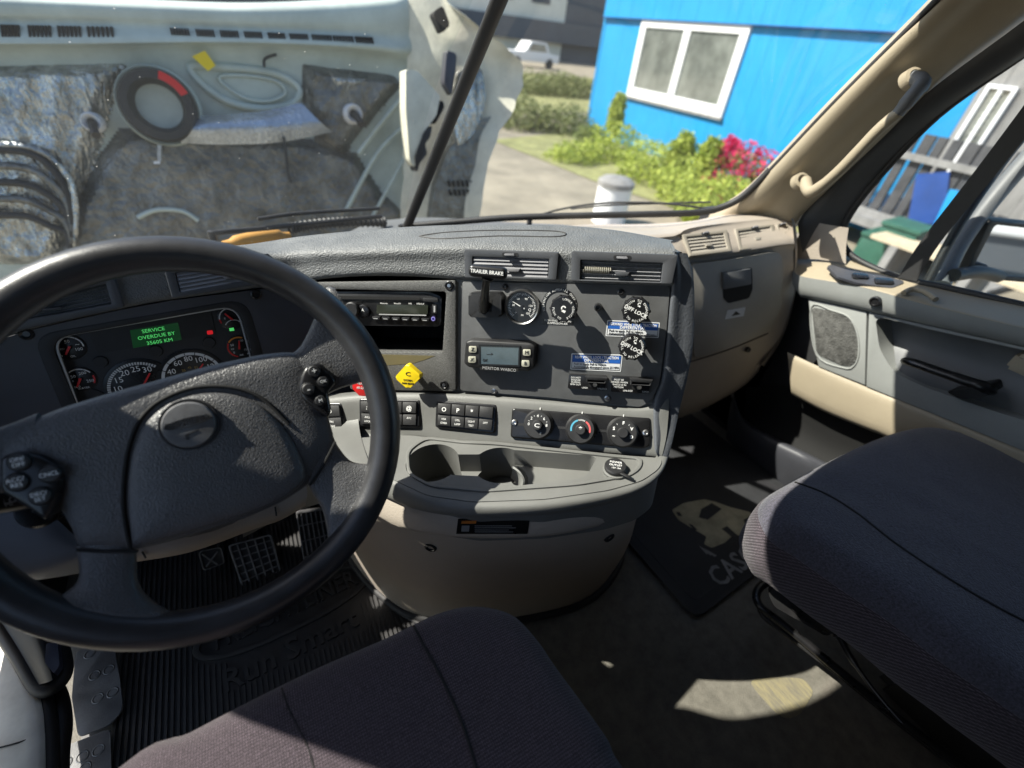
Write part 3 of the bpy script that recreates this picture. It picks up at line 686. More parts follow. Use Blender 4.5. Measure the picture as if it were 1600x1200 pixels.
# cowl, wipers, engine bay edge
cowl = thing('windshield_cowl', 'grey-white cowl panel at the foot of the windshield', 'cowl', V(.4, 1.5, -.55))
loft('panel', [[V(-.8, 1.12, -.66), V(.0, 1.28, -.60), V(.42, 1.36, -.53), V(.9, 1.2, -.50), V(1.3, .95, -.46)],
               [V(-.8, 1.5, -.80), V(0, 1.62, -.72), V(.42, 1.68, -.60), V(.9, 1.55, -.60), V(1.4, 1.3, -.60)],
               [V(-.8, 1.6, -.9), V(0, 1.75, -.9), V(.42, 1.8, -.9), V(.95, 1.7, -.9), V(1.5, 1.4, -.9)]], DOORL, cowl)
eb = thing('intake_bellows', 'black corrugated hose lying behind the windshield', 'hose', aty(520, 348, 1.45))
ep = [aty(455, 357, 1.42), aty(500, 350, 1.45), aty(550, 347, 1.48), aty(600, 347, 1.50)]
tube('hose', ep, .013, RUB, eb)
for i, p in enumerate(spline(ep, 7)):
    q = spline(ep, 7); tt = (q[min(i+1, len(q)-1)]-q[max(0, i-1)]).normalized()
    F = Frame(p, tt.orthogonal(), tt.cross(tt.orthogonal())); lathe('hose_ring', F, 0, 0, [(.013, -.005), (.017, 0), (.013, .005)], RUB, eb, seg=14)
yc = [aty(350, 385, 1.40), aty(385, 376, 1.42), aty(420, 370, 1.44), aty(452, 369, 1.46)]
tag(tube('orange_cover', yc, [.014, .020, .020, .012], mat('faded_orange_plastic', (.55, .28, .06), .5), None, seg=14), 'faded orange plastic cover behind the steering wheel rim, outside the glass', 'cover')
def wiper(lab, P, r_=.007, grp='windshield wipers'):
    w = thing('windshield_wiper', lab, 'wiper', P[0], grp)
    tube('arm', P, r_, MBLK, w); 
    Q = [p+Vector((0, .0, .018)) for p in P]; tube('blade', [Q[0]+(Q[-1]-Q[0])*.25+Vector((0, .02, 0)), (Q[0]+Q[-1])/2+Vector((0, .025, .004)), Q[-1]+Vector((0, .02, 0))], r_*.8, RUB, w)
    tube('pivot', [P[0]+Vector((0, 0, -.03)), P[0]+Vector((0, 0, .005))], .009, MBLK, w, lin=True)
wiper('grey windshield wiper lying flat on the driver side cowl', [aty(330, 364, 1.38), aty(400, 358, 1.40), aty(480, 350, 1.42), aty(596, 338, 1.44)])
wiper('black windshield wiper parked along the passenger side glass', [aty(828, 341, 1.32), aty(880, 326, 1.27), aty(950, 317, 1.18), aty(1040, 318, 1.05), aty(1115, 328, .95)], .0035)
# ------------------------------------------------------------------ cab shell
PB = V(.40, 1.277, -.472); PT = V(.40, .60, .215)
cab = thing('truck_cab', 'grey-lined truck cab shell round the camera with its roof, rear wall and floor', 'truck cab', V(.4, -.2, -1.07))
HEAD = mat('grey_headliner', (.10, .10, .10), .8, bump=('noise', 300, .5))
fl_ = box('floor', (-.66, -.9, OZ-1.11), (1.42, 1.05, OZ-1.07), FLOOR); fl_['kind'] = 'structure'; 
loft('firewall', [[V(-.75, .98, -1.075), V(.4, .98, -1.075), V(1.42, .98, -1.075)], [V(-.75, 1.06, -.8), V(.4, 1.08, -.8), V(1.42, 1.06, -.8)], [V(-.75, 1.0, -.55), V(.4, 1.25, -.52), V(1.42, .86, -.45)]], MATR, cab)
box('rear_wall', (-.66, -.95, OZ-1.07), (1.42, -.9, OZ+.5), HEAD, cab)
box('roof', (-.60, -.9, OZ+.42), (1.42, .60, OZ+.46), HEAD, cab)
HX = [-.64, -.50, -.38, -.1, .4, .8, 1.22]
def hrow(ys, z): return [V(x, y, z) for x, y in zip(HX, ys)]
loft('header', [hrow([.40, .42, .43, .45, .48, .46, .40], .44), hrow([.58, .55, .52, .50, .56, .56, .50], .32),
                hrow([.75, .70, .62, .565, .64, .67, .60], .185), hrow([.70, .64, .565, .51, .57, .59, .53], .163), hrow([.36, .37, .38, .38, .40, .40, .35], .30)], HEAD, cab)  # unseen above the view; lower edge shaped to cast the seat and door shadows
loft('dash_sun_block', [[V(-.75, .86, -.44), V(-.35, 1.02, -.46), V(.0, 1.20, -.48), V(.40, 1.28, -.50), V(.8, 1.10, -.45), V(1.12, .90, -.39), V(1.40, .84, -.38)],
     [V(-.75, .80, -.50), V(-.35, .86, -.50), V(.0, .90, -.52), V(.40, .95, -.52), V(.8, .86, -.48), V(1.12, .76, -.42), V(1.40, .74, -.42)],
     [V(-.75, .95, -.70), V(-.35, .95, -.70), V(.0, .98, -.7), V(.40, 1.0, -.7), V(.8, .95, -.7), V(1.12, .85, -.7), V(1.42, .78, -.7)]], MATR, cab)  # unseen sheet added to stop sun leaking in behind the dash
box('footwell_sun_block', (1.36, .60, OZ-1.07), (1.42, 1.05, OZ-.40), RUB, cab)  # unseen wall added to keep stray sun out of the passenger footwell
# driver side: unseen lower door panel kept as a sun block, window posts
ld = thing('driver_door_sun_block', 'unseen driver side door panel kept to block the sun from the floor', 'truck door', V(-.68, 0, -.6))
box('lower_panel', (-.60, -.6, OZ-.84), (-.54, .80, OZ-.38), TAU, ld)
box('rear_post', (-.60, -.9, OZ-1.07), (-.52, -.42, OZ+.44), HEAD, cab)
box('side_wall', (-.66, .80, OZ-1.07), (-.54, 1.05, OZ-.36), RUB, cab)
tube('window_divider', [V(-.54, .33, -.38), V(-.53, .10, .40)], .012, RUB, ld, lin=True)
loft('pillar', [[V(-.50, .84, -.38), V(-.45, .735, -.20), V(-.42, .66, -.06), V(-.42, .55, .12), V(-.42, .46, .24), V(-.42, .40, .44)],
                [V(-.46, .72, -.38), V(-.44, .62, -.20), V(-.43, .57, -.06), V(-.43, .48, .12), V(-.43, .41, .24), V(-.43, .36, .44)],
                [V(-.54, .57, -.38), V(-.53, .515, -.20), V(-.53, .475, -.06), V(-.53, .42, .12), V(-.53, .36, .24), V(-.53, .30, .44)],
                [V(-.58, .66, -.38), V(-.56, .60, -.20), V(-.56, .56, -.06), V(-.56, .48, .12), V(-.56, .40, .24), V(-.56, .36, .44)]], TAU, cab, kv=2)  # unseen driver side pillar, widened rearwards to shade the seat
box('door_header', (-.60, -.9, OZ+.26), (-.50, .40, OZ+.44), HEAD, cab)
box('door_header', (1.33, -.9, OZ+.24), (1.42, .34, OZ+.44), HEAD, cab)
box('side_wall', (1.30, -.9, OZ-1.07), (1.42, -.50, OZ+.44), HEAD, cab)
# glass
bl = [(640, 352), (720, 345), (800, 339), (900, 336), (1000, 334), (1090, 331), (1130, 322)]
WB = Frame(PB, Vector((.72, -.45, .10)), DOWN)
bot = [WB.p(x, y+4) for x, y in bl]; tp = [(790, -14), (880, -60), (1000, -80), (1150, -80), (1290, -70), (1400, -50), (1490, -20)]
topc = [PT + (V(1.16, .50, .19)-PT)*(i/6) for i in range(7)]
GR = thing('windshield', 'two-piece truck windshield, dusty glass with a black rubber centre strip', 'windshield', PB)
loft('glass_pane', [bot, [(a+b)/2+Vector((.02, .035, .02)) for a, b in zip(bot, topc)], topc], GLS, GR)
lb = [PB+Vector((-.01, 0, 0)), V(.0, 1.2, -.45), V(-.25, 1.05, -.42), V(-.46, .84, -.38)]; lt = [PT+Vector((-.01, 0, 0)), V(.05, .62, .21), V(-.25, .58, .20), V(-.42, .50, .19)]
loft('glass_pane', [lb, [(a+b)/2+Vector((-.02, .035, .02)) for a, b in zip(lb, lt)], lt], GLS, GR)
s1, s2 = WB.p(635, 360), atx(780, 0, .40)
s1 = atx(633, 362, .40); dS = (s2-s1)
tube('centre_strip', [s1-dS*.1+Vector((0, .0, 0)), s1, s1+dS*.5, s2, s2+dS*.5], .0135, RUB, GR, lin=True, flat=.7)
tube('lower_gasket', [PB+Vector((-.02, 0, 0))]+[WB.p(x, y+1, .0) for x, y in bl]+[atx(1163, 305, 1.165), atx(1203, 266, 1.18)], .009, RUB, GR)
tube('side_gasket', [atx(1160, 308, 1.165), atx(1200, 270, 1.18), atx(1300, 165, 1.18), atx(1400, 65, 1.18), atx(1478, -15, 1.17), atx(1540, -80, 1.16)], .006, RUB, GR)
# pillar trim on the passenger side
pil = thing('pillar_trim', 'beige plastic windshield pillar trim on the passenger side', 'pillar trim', atx(1200, 330, 1.25))
Lp = [(1108, 345), (1140, 323), (1163, 307), (1202, 270), (1300, 166), (1400, 66), (1476, -10), (1540, -80)]
Mp = [(1165, 348), (1200, 325), (1222, 308), (1262, 270), (1350, 180), (1445, 85), (1530, 5), (1600, -60)]
Rp = [(1225, 364), (1243, 348), (1255, 332), (1290, 298), (1380, 212), (1475, 118), (1600, 22), (1690, -50)]
X = lambda L, x: [atx(a, b, x) for a, b in L]
loft('trim', [[p+Vector((.06, .05, 0)) for p in X(Lp, 1.17)], X(Lp, 1.175), [(a+b)/2+Vector((-.02, -.014, .0)) for a, b in zip(X(Lp, 1.19), X(Mp, 1.225))], X(Mp, 1.225),
              [(a+b)/2+Vector((-.006, -.004, 0)) for a, b in zip(X(Mp, 1.225), X(Rp, 1.29))], X(Rp, 1.29), [p+Vector((.08, .02, 0)) for p in X(Rp, 1.30)]], BEI, pil, ku=5, kv=4)
gh = thing('grab_handle', 'beige and grey grab handle screwed along the passenger pillar', 'grab handle', atx(1252, 290, 1.18))
g = [atx(1258, 283, 1.205), atx(1268, 300, 1.17), atx(1310, 268, 1.15), atx(1370, 205, 1.145), atx(1402, 178, 1.15), atx(1425, 150, 1.155), atx(1440, 130, 1.175), atx(1424, 120, 1.20)]
tube('grip', g[:5], [.014, .013, .0115, .011, .011], BEI, gh); tube('upper_grip', g[4:], [.011, .013, .0145, .012], DOORL, gh)
for (x, y) in ((1252, 282), (1427, 121)):
    q = atx(x, y, 1.195); F = Frame(q, Vector((.55, -.35, .75)).cross(Vector((-.8, -.45, .3))), Vector((-.3, -.3, -.85)))
    F = Frame(q, R_, -U_)
    sc = lathe('screw_boss', F, 0, 0, [(.020, -.012), (.018, .004), (.012, .006), (.007, .002)], BEI, gh, seg=20); lathe('screw', F, 0, 0, [(.0075, .003), (.0, .0028)], VOID, sc, seg=12)

# ------------------------------------------------------------------ passenger door
door = thing('passenger_door', 'grey and beige passenger door trim with a speaker, armrest recess and black pull handle', 'truck door', V(1.3, .3, -1.0))
W_ = [(1240, 405), (1290, 402), (1330, 411), (1405, 437), (1480, 455), (1620, 484)]
E_ = [(1238, 416), (1250, 428), (1300, 437), (1360, 449), (1450, 474), (1620, 515)]
G_ = [(1250, 462), (1266, 465), (1310, 474), (1355, 484), (1437, 503), (1620, 545)]
ax = lambda L, x: [atx(a, b, x) for a, b in L]
loft('beltline_ledge', [ax([(x, y-9) for x, y in W_], 1.375), ax(W_, 1.345), ax([(x, y-1) for x, y in E_], 1.272), ax([(x, y+3) for x, y in E_], 1.264)], BEI, door, kv=3)
loft('upper_trim', [ax([(x, y+3) for x, y in E_], 1.263), ax([(x, (y+z)/2+4) for (x, y), (_, z) in zip(E_, G_)], 1.266), ax(G_, 1.276), ax([(x, y+2) for x, y in G_], 1.292)], DOOR, door, kv=3)
DP = Frame(V(1.285, 0, -.5), Vector((0, -1, 0)), DOWN)
spl = plx('speaker_panel', DP, [(1262, 467), (1354, 487), (1351, 602), (1278, 573), (1268, 520)], -.02, 0, DOOR, door, bev=.003)
sg = plx('speaker_grille', DP, [(1268, 480), (1308, 488), (1330, 500), (1340, 525), (1341, 552), (1334, 570), (1320, 573), (1276, 553)], -.002, .0025, SPK, door, r=.01, bev=.002)
tube('grille_rim', [DP.w(*DP.uv(x, y), .001) for x, y in [(1268, 480), (1300, 485), (1327, 496), (1340, 522), (1342, 552), (1335, 571), (1319, 575), (1276, 554)]], .0022, DOOR, door, seg=8, closed=True)
# armrest section with a moulded recess
arm = plx('armrest_panel', DP, [(1357, 488), (1640, 551), (1640, 722), (1353, 604)], -.10, 0, DOOR, door, bev=.003)
rec = [DP.uv(x, y) for x, y in [(1368, 500), (1380, 496), (1440, 512), (1640, 556), (1680, 680), (1560, 645), (1440, 603), (1395, 580), (1374, 545)]]
cut = plate('c', DP, rnd(rec, .02), -.075, .03, None)
boolean(arm, [cut])
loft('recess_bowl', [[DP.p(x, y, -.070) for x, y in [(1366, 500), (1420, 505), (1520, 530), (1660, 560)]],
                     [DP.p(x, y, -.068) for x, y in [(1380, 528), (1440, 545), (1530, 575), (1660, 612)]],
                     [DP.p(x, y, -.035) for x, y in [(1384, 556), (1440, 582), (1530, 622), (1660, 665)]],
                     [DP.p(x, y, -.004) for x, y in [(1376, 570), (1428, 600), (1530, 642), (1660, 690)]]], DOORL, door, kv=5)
hd = tube('pull_handle', [DP.p(1414, 566, .01), DP.p(1424, 566, .03), DP.p(1465, 580, .034), DP.p(1510, 595, .034), DP.p(1540, 605, .03), DP.p(1545, 611, .0)], [.009, .0135, .0135, .0145, .016, .012], BLK, door, flat=.7, up=Vector((0, 0, 1)))
plx('handle_mount', DP, [(1478, 612), (1548, 600), (1552, 614), (1535, 622), (1500, 624)], -.03, .022, MBLK, door, r=.006, bev=.004)
lathe('screw_cover', Frame(atx(1368, 471, 1.262), Vector((0, -1, 0)), DOWN), 0, 0, [(.0125, -.004), (.0125, .003), (.009, .0045), (.0075, .001), (0, .001)], BLK, door, seg=20)
DL = Frame(V(1.29, 0, -.5), Vector((0, -1, 0)), DOWN)
loft('lower_trim', [[DL.p(x, y, 0) for x, y in [(1230, 550), (1278, 572), (1352, 604), (1437, 638), (1640, 721)]],
                    [DL.p(x, y, .006) for x, y in [(1232, 565), (1280, 588), (1352, 620), (1437, 652), (1640, 735)]],
                    [DL.p(x, y, .0) for x, y in [(1236, 610), (1286, 637), (1352, 664), (1400, 684), (1640, 800)]],
                    [DL.p(x, y, -.03) for x, y in [(1236, 616), (1286, 642), (1352, 670), (1400, 690), (1640, 806)]]], BEI, door, kv=4)
loft('map_pocket', [[DL.p(x, y, -.055) for x, y in [(1165, 605), (1236, 606), (1286, 640), (1400, 686), (1640, 800)]],
                    [DL.p(x, y, -.07) for x, y in [(1165, 640), (1236, 660), (1286, 690), (1400, 740), (1640, 860)]],
                    [DL.p(x, y, -.05) for x, y in [(1168, 665), (1236, 700), (1286, 730), (1400, 780), (1640, 900)]]], VOID, door, kv=4)
loft('pocket_lip', [[DL.p(x, y, -.05) for x, y in [(1140, 600), (1150, 640), (1190, 672), (1290, 722), (1420, 790)]],
                    [DL.p(x, y, .0) for x, y in [(1146, 615), (1160, 655), (1196, 684), (1290, 729), (1420, 798)]],
                    [DL.p(x, y, -.01) for x, y in [(1140, 640), (1150, 680), (1190, 715), (1280, 760), (1400, 820)]],
                    [DL.p(x, y, -.06) for x, y in [(1130, 720), (1150, 740), (1190, 770), (1280, 800), (1400, 860)]]], DARK, door, kv=4)
box('door_core', (1.36, -.6, OZ-1.05), (1.42, .72, OZ-.50), RUB, door)
plx('door_edge_seal', Frame(V(1.31, 0, -.5), Vector((0, -1, 0)), DOWN), [(1232, 400), (1262, 425), (1268, 470), (1278, 560), (1240, 600), (1200, 560), (1228, 470)], -.06, -.03, RUB, door)
yr_ = atx(1640, 560, 1.285).y - .003
box('rear_trim', (1.362, -.50, OZ-.98), (1.40, yr_, OZ-.44), DOOR, door, bev=.006)
box('rear_ledge', (1.268, -.50, OZ-.436), (1.38, atx(1620, 515, 1.272).y-.003, OZ-.40), BEI, door, bev=.006)
# window frame
FRM = mat('dark_door_frame', (.060, .062, .066), .5, var=(8, .2))
oute = [(1246, 350), (1262, 326), (1332, 256), (1440, 152), (1600, 32), (1700, -50)]
midg = [(1262, 402), (1290, 350), (1356, 262), (1458, 172), (1600, 78), (1700, 5)]
innr = [(1318, 380), (1322, 352), (1372, 284), (1470, 184), (1600, 92), (1700, 22)]
loft('window_frame', [ax(oute, 1.30), [(a+b)/2+Vector((-.01, 0, 0)) for a, b in zip(ax(oute, 1.31), ax(midg, 1.32))], ax(midg, 1.325), ax(innr, 1.36)], FRM, door, ku=5, kv=3)
loft('quarter_trim', [ax([(1238, 405), (1246, 372), (1262, 345)], 1.315), ax([(1275, 405), (1290, 378), (1300, 352)], 1.318), ax([(1322, 412), (1322, 386), (1326, 356)], 1.33)], TAU, door, kv=3)
tube('window_seal', ax([(1700, 10), (1600, 84), (1468, 178), (1374, 276), (1328, 336), (1316, 372), (1334, 402), (1404, 434), (1480, 450), (1620, 482)], 1.355), .008, RUB, door)
dg = bmesh.new(); gp = ax([(1310, 400), (1310, 340), (1470, 170), (1700, 0), (1800, 300), (1700, 510), (1404, 440), (1330, 410)], 1.362)
dg.faces.new([dg.verts.new(p) for p in gp]); fin('window_glass', dg, GLSD, door, smooth=False)
loft('glass_divider', [ax([(1403, 434), (1440, 375), (1530, 258), (1640, 110)], 1.362), ax([(1403, 434), (1440, 375), (1530, 258), (1640, 110)], 1.345),
                       ax([(1432, 440), (1470, 378), (1560, 268), (1670, 130)], 1.345), ax([(1432, 440), (1470, 378), (1560, 268), (1670, 130)], 1.362)], RUB, door, kv=1)
# power window switches on the ledge
LED = Frame(atx(1350, 430, 1.31), Vector((0, -1, .02)), (atx(1350, 448, 1.272)-atx(1350, 420, 1.345)))
sw = plx('switch_plate', LED, [(1292, 416), (1300, 413), (1330, 421), (1412, 438), (1412, 442), (1394, 450), (1340, 442), (1308, 432)], 0, .006, DARK, door, r=.006, bev=.0015)
for (x, y, a, b) in ((1345, 430, 14, 3.5), (1382, 438, 16, 4)):
    plx('window_switch', LED, [(x-a, y-b-1), (x+a-3, y-b+1), (x+a, y+b+1), (x-a+3, y+b)], .006, .011, BLK, door, r=.006, bev=.002)
tube('ledge_pull', [atx(1412, 458, 1.27), atx(1425, 452, 1.29), atx(1445, 456, 1.29), atx(1462, 468, 1.268)], .006, BEI, door)
# mirror outside
mir = thing('side_mirror', 'square black wing mirror outside the passenger window reflecting the yard', 'wing mirror', atx(1560, 400, 1.75))
MC = atx(1590, 372, 1.72); back = Vector((-.42, -.90, .12)).normalized()
MF = Frame(MC, Vector((.9, -.42, 0)), DOWN); 
mpx = [(1546, 352), (1640, 362), (1640, 432), (1530, 428), (1519, 420)]
# the mirror glass turns towards the driver
toC = (CAMP-MC).normalized(); want = (V(6.0, -9, GZ+1.2)-MC).normalized(); mn = (toC+want).normalized()
e_ = Vector((0, 0, 1)).cross(mn).normalized(); e_ = e_ if e_.dot(R_) > 0 else -e_
MF = Frame(MC, e_, -mn.cross(e_) if mn.cross(e_).z > 0 else mn.cross(e_))
poly = [MF.uv(x, y) for x, y in [(1552, 350), (1660, 362), (1660, 436), (1532, 428), (1516, 420)]]
plate('mirror_glass', MF, rnd(poly, .01), -.004, 0, mat('mirror_silver', (.86, .88, .88), .02, metal=1), mir)
po = [MF.uv(x, y) for x, y in [(1544, 343), (1668, 356), (1668, 446), (1530, 434), (1506, 424)]]
ring('housing_rim', MF, rnd(po, .014), rnd(poly, .01), -.03, .006, MBLK, mir, bev=.002)
insetdome('housing', MF, rnd(po, .014), [(0, -.002), (.0, -.05), (.02, -.09), (.05, -.10)], MBLK, mir)
tube('mirror_arm', [atx(1470, 445, 1.5), atx(1500, 380, 1.58), atx(1560, 300, 1.66), atx(1640, 210, 1.72)], .02, DOORL, mir)
tube('mirror_arm', [atx(1490, 430, 1.5), atx(1530, 425, 1.6), atx(1560, 432, 1.7)], .016, MBLK, mir)
tube('mirror_stay', [atx(1450, 440, 1.46), atx(1500, 350, 1.5), atx(1580, 235, 1.6), atx(1650, 160, 1.65)], .010, MBLK, mir)
tag(loft('outer_door_skin', [ax([(1300, 415), (1350, 425), (1430, 447), (1620, 492)], 1.38), ax([(1300, 400), (1350, 412), (1430, 440), (1620, 485)], 1.43), ax([(1300, 430), (1350, 440), (1430, 460), (1620, 500)], 1.5)], CREAM, door), None)

# ------------------------------------------------------------------ floor coverings
FF = Frame(V(0, .6, -1.07), WORLDX, Vector((0, -1, 0)))
dm = thing('driver_floor_mat', 'black ribbed rubber mat with an embossed oval emblem under the pedals', 'floor mat', V(-.16, .6, -1.07))
base = [(-.47, .98), (.045, .98), (.075, .70), (.09, .55), (.17, .43), (.25, .33), (.18, -.1), (-.47, -.1)]
uvb = [(x, .6-y) for x, y in base]
plate('mat_base', FF, uvb, .001, .008, MATR, dm, bev=.002)
def xlim(y):
    for (xa, ya), (xb, yb) in zip(base[1:6], base[2:7]):
        if yb <= y <= ya: return xa+(xb-xa)*(ya-y)/(ya-yb) - .022
    return .2
bmr = bmesh.new(); xx = -.42
while xx < .16:
    y1 = .95; 
    for k_ in range(60):
        if xx < xlim(y1): break
        y1 -= .015
    gaps = [(.525, .70)] if -.30 < xx < .07 else []
    segs = [(.0, y1)] if not gaps else [(.0, gaps[0][0]), (gaps[0][1], y1)]
    for (ya, yb) in segs:
        if gaps:
            q = (xx+.115)/.185; w_ = max(0, 1-q*q)**.5
            ya, yb = (ya, .62-.058*w_-.02) if ya == 0 else (.62+.058*w_+.012, yb)
            if ya == 0 and -.24 < xx < .03: yb = .50
        if yb-ya < .02: continue
        box('r', (xx-.0024, ya, OZ-1.063), (xx+.0024, yb, OZ-1.0585), None, bm=bmr)
    xx += .0098
tag(fin('mat_ribs', bmr, MATR, dm, smooth=False), kind='stuff')
EM = FF.at(-.115, .0-.02, .008, -.06)
ov = [(.185*math.cos(t)*abs(math.cos(t))**-.25 if abs(math.cos(t)) > 1e-3 else 0, .056*math.sin(t)) for t in [i*2*math.pi/48 for i in range(48)]]
ring('emblem_border', EM, ov, [(a*.93, b*.80) for a, b in ov], 0, .005, MATR, dm, bev=.001)
text('emblem_text', EM, 0, 0, .058, 'FREIGHTLINER', MATR, dm, 0, th=.0022, sx=.78, bold=.0006)
text('emblem_text', EM, -.01, .092, .062, 'Run Smart', MATR, dm, 0, th=.0022, sx=1.0, bold=.0008)
tube('mat_border', [FF.w(u, v, .01) for u, v in [(-.45, -.36), (.03, -.36), (.06, -.10), (.075, .05), (.155, .17), (.23, .27), (.24, .5)]], .005, MATR, dm, seg=8)
# passenger mat
m1, m2, m3 = atz(960, 868, -1.068), atz(1085, 971, -1.068), atz(1200, 882, -1.068)
e1 = (m3-m2).normalized(); d1 = (m2-m1); d1 = (d1 - e1*d1.dot(e1))
PM = Frame(m2, e1, d1); La = (m2-m1).length
pm = thing('passenger_floor_mat', 'dark rubber passenger mat printed with a truck front and large lettering', 'floor mat', m2)
plate('mat_base', PM, rnd(rect(0, -.62, .60, 0), .03), .002, .012, MATP, pm, bev=.003)
plate('mat_field', PM, rnd(rect(.03, -.59, .57, -.03), .02), .012, .0135, MATP, pm, bev=.0008)
def mp(x, y): return PM.uv(x, y, .0136)
def pf(nm, px, mt, h=.0142, r=0): 
    P5 = [PM.uv(x, y, h) for x, y in px]; return plate(nm, PM, rnd(P5, r) if r else P5, .0130, h, mt, pm)
pf('truck_print', [(1050, 797), (1068, 786), (1100, 780), (1118, 784), (1140, 792), (1172, 800), (1181, 812), (1172, 826), (1158, 838), (1148, 834), (1132, 848), (1112, 856), (1100, 850), (1104, 838), (1086, 828), (1060, 812)], PRINT, r=.006)
for px in ([(1096, 795), (1112, 786), (1128, 795), (1106, 812), (1092, 808)], [(1128, 826), (1136, 822), (1152, 836), (1148, 842)], [(1076, 818), (1082, 820), (1090, 828), (1084, 828)], [(1056, 800), (1062, 800), (1066, 806), (1060, 806)], [(1162, 812), (1174, 806), (1176, 812), (1164, 818)]):
    pf('print_detail', px, MATP, .0150)
for i in range(3): pf('grille_mark', [(1092+i*6, 852+i*3), (1096+i*6, 855+i*3), (1108+i*6, 866+i*2-2), (1104+i*6, 868+i*2-2)], PRINT2)
ta, tb = mp(1118, 905), mp(1192, 852); ang = math.atan2(tb[1]-ta[1], tb[0]-ta[0])
T5 = PM.at(ta[0], ta[1], .0140, ang); text('mat_lettering', T5, -.01, 0, .072, 'CASCADIA', PRINT2, pm, 0, 'LEFT', sx=.95, bold=.0012)
ws = drape(bvh(fl_) if False else BVHTree.FromPolygons([V(-5, -5, -1.07), V(5, -5, -1.07), V(5, 5, -1.07), V(-5, 5, -1.07)], [(0, 1, 2, 3)]), [(1175, 1068), (1240, 1068), (1258, 1085), (1235, 1120), (1205, 1112)])
pp = [FF.uv(x, y) for x, y in [(1168, 1064), (1205, 1058), (1255, 1060), (1272, 1080), (1250, 1118), (1228, 1124), (1210, 1112), (1190, 1090)]]
sc_ = plate('floor_wear_patch', FF, rnd(pp, .02), 0, .0012, SCUFF); tag(sc_, 'worn yellowish patch scraped in the floor between the seats', 'worn patch')
# door sill, step plates at lower left
sill = thing('door_sill', 'pale door sill with black rubber seal and dimpled step plates at the lower left', 'door sill', V(-.5, .4, -1.07))
SL = Frame(V(0, .5, -1.045), WORLDX, Vector((0, -1, 0)))
SILLP = mat('grey_step_plate', (.12, .125, .13), .5, var=(25, .3), bump=('noise', 400, .4)); PALE = mat('pale_sill_paint', (.80, .78, .70), .4, var=(7, .3))
for px, dots in (([(118, 1018), (176, 1000), (187, 1060), (192, 1108), (172, 1132), (122, 1152), (112, 1090)], [(140, 1022), (170, 1046), (148, 1055), (176, 1082), (153, 1091)]),
                 ([(80, 1178), (96, 1168), (172, 1138), (174, 1215), (78, 1230)], [(103, 1193), (129, 1182), (154, 1172), (133, 1200), (110, 1218)])):
    pl_ = plx('step_plate', SL, px, -.004, .0, SILLP, sill, r=.008, bev=.0015)
    for (x, y) in dots:
        u_, v_ = SL.uv(x, y); lathe('dimple', SL, u_, v_, [(.0095, .0), (.008, .0012), (.0065, -.0004), (.006, .0003), (0, .0006)], SILLP, pl_, seg=16)
loft('sill_paint', [[SL.p(x, y, .12) for x, y in [(-90, 930), (-60, 1060), (-60, 1240)]], [SL.p(x, y, .125) for x, y in [(0, 975), (52, 1085), (60, 1240)]], [SL.p(x, y, .10) for x, y in [(12, 972), (66, 1088), (74, 1240)]]], PALE, sill)
tube('sill_seam', [SL.p(-30, 1175, .126), SL.p(30, 1160, .126), SL.p(72, 1142, .118)], .0012, RUB, sill)
tube('door_seal', [SL.p(x, y, .11) for x, y in [(-5, 960), (25, 1010), (66, 1082), (78, 1140), (80, 1240)]], .010, RUB, sill)
tube('door_seal', [SL.p(x, y, .09) for x, y in [(60, 1050), (88, 1082), (97, 1130), (92, 1180), (90, 1240)]], .013, MBLK, sill)
tube('kick_panel_edge', [SL.p(x, y, .13) for x, y in [(-10, 965), (30, 1025), (62, 1075), (90, 1068), (100, 1040), (85, 980)]], .012, MBLK, sill)
loft('kick_panel', [[SL.p(x, y, .14) for x, y in [(-20, 940), (20, 1000), (60, 1070)]], [SL.p(x, y, .16) for x, y in [(30, 940), (60, 985), (82, 1062)]], [SL.p(x, y, .13) for x, y in [(80, 940), (92, 985), (100, 1040)]]], MBLK, sill)
plx('blue_grey_bracket', SL, [(72, 1005), (90, 1003), (93, 1040), (84, 1052), (70, 1036)], .15, .162, mat('slate_plastic', (.07, .08, .12), .4), sill, r=.003, bev=.003)
# pedals
PF = Frame(V(-.1, .80, -1.0), WORLDX, Vector((0, -.75, -.62)))
def pedal(lab, px, nx, ny, nm='foot_pedal', emb=None):
    q = [PF.uv(x, y, .0) for x, y in px]; c = (sum(a for a, b in q)/4, sum(b for a, b in q)/4)
    p_ = thing(nm, lab, 'pedal', PF.w(*c, 0), 'foot pedals')
    plate('pad', PF, rnd(q, .008), -.012, -.003, RUB, p_, bev=.002)
    ring('rim', PF, rnd(q, .008), rnd([(c[0]+(a-c[0])*.9, c[1]+(b-c[1])*.93) for a, b in q], .006), -.004, .003, STEEL, p_, bev=.001)
    B = lambda s, t: tuple((Vector(q[0])*(1-s)*(1-t)+Vector(q[1])*s*(1-t)+Vector(q[2])*s*t+Vector(q[3])*(1-s)*t))
    for i in range(1, nx):
        a, b = B(i/nx, .04), B(i/nx, .96); plate('grip_bar', PF, [(a[0]-.0014, a[1]), (a[0]+.0014, a[1]), (b[0]+.0014, b[1]), (b[0]-.0014, b[1])], -.004, .004, STEEL, p_)
    for j in range(1, ny):
        a, b = B(.04, j/ny), B(.96, j/ny); plate('grip_bar', PF, [(a[0], a[1]-.0012), (b[0], b[1]-.0012), (b[0], b[1]+.0012), (a[0], a[1]+.0012)], -.004, .0025, STEEL, p_)
    tube('lever', [PF.w(c[0], c[1]-.02, -.012), PF.w(c[0], c[1]-.08, -.06), PF.w(c[0], c[1]-.2, -.07)], .010, MBLK, p_)
    return p_
pedal('square brake pedal with a grid of metal grips behind the wheel rim', [(356, 852), (424, 834), (440, 892), (380, 922)], 5, 6)
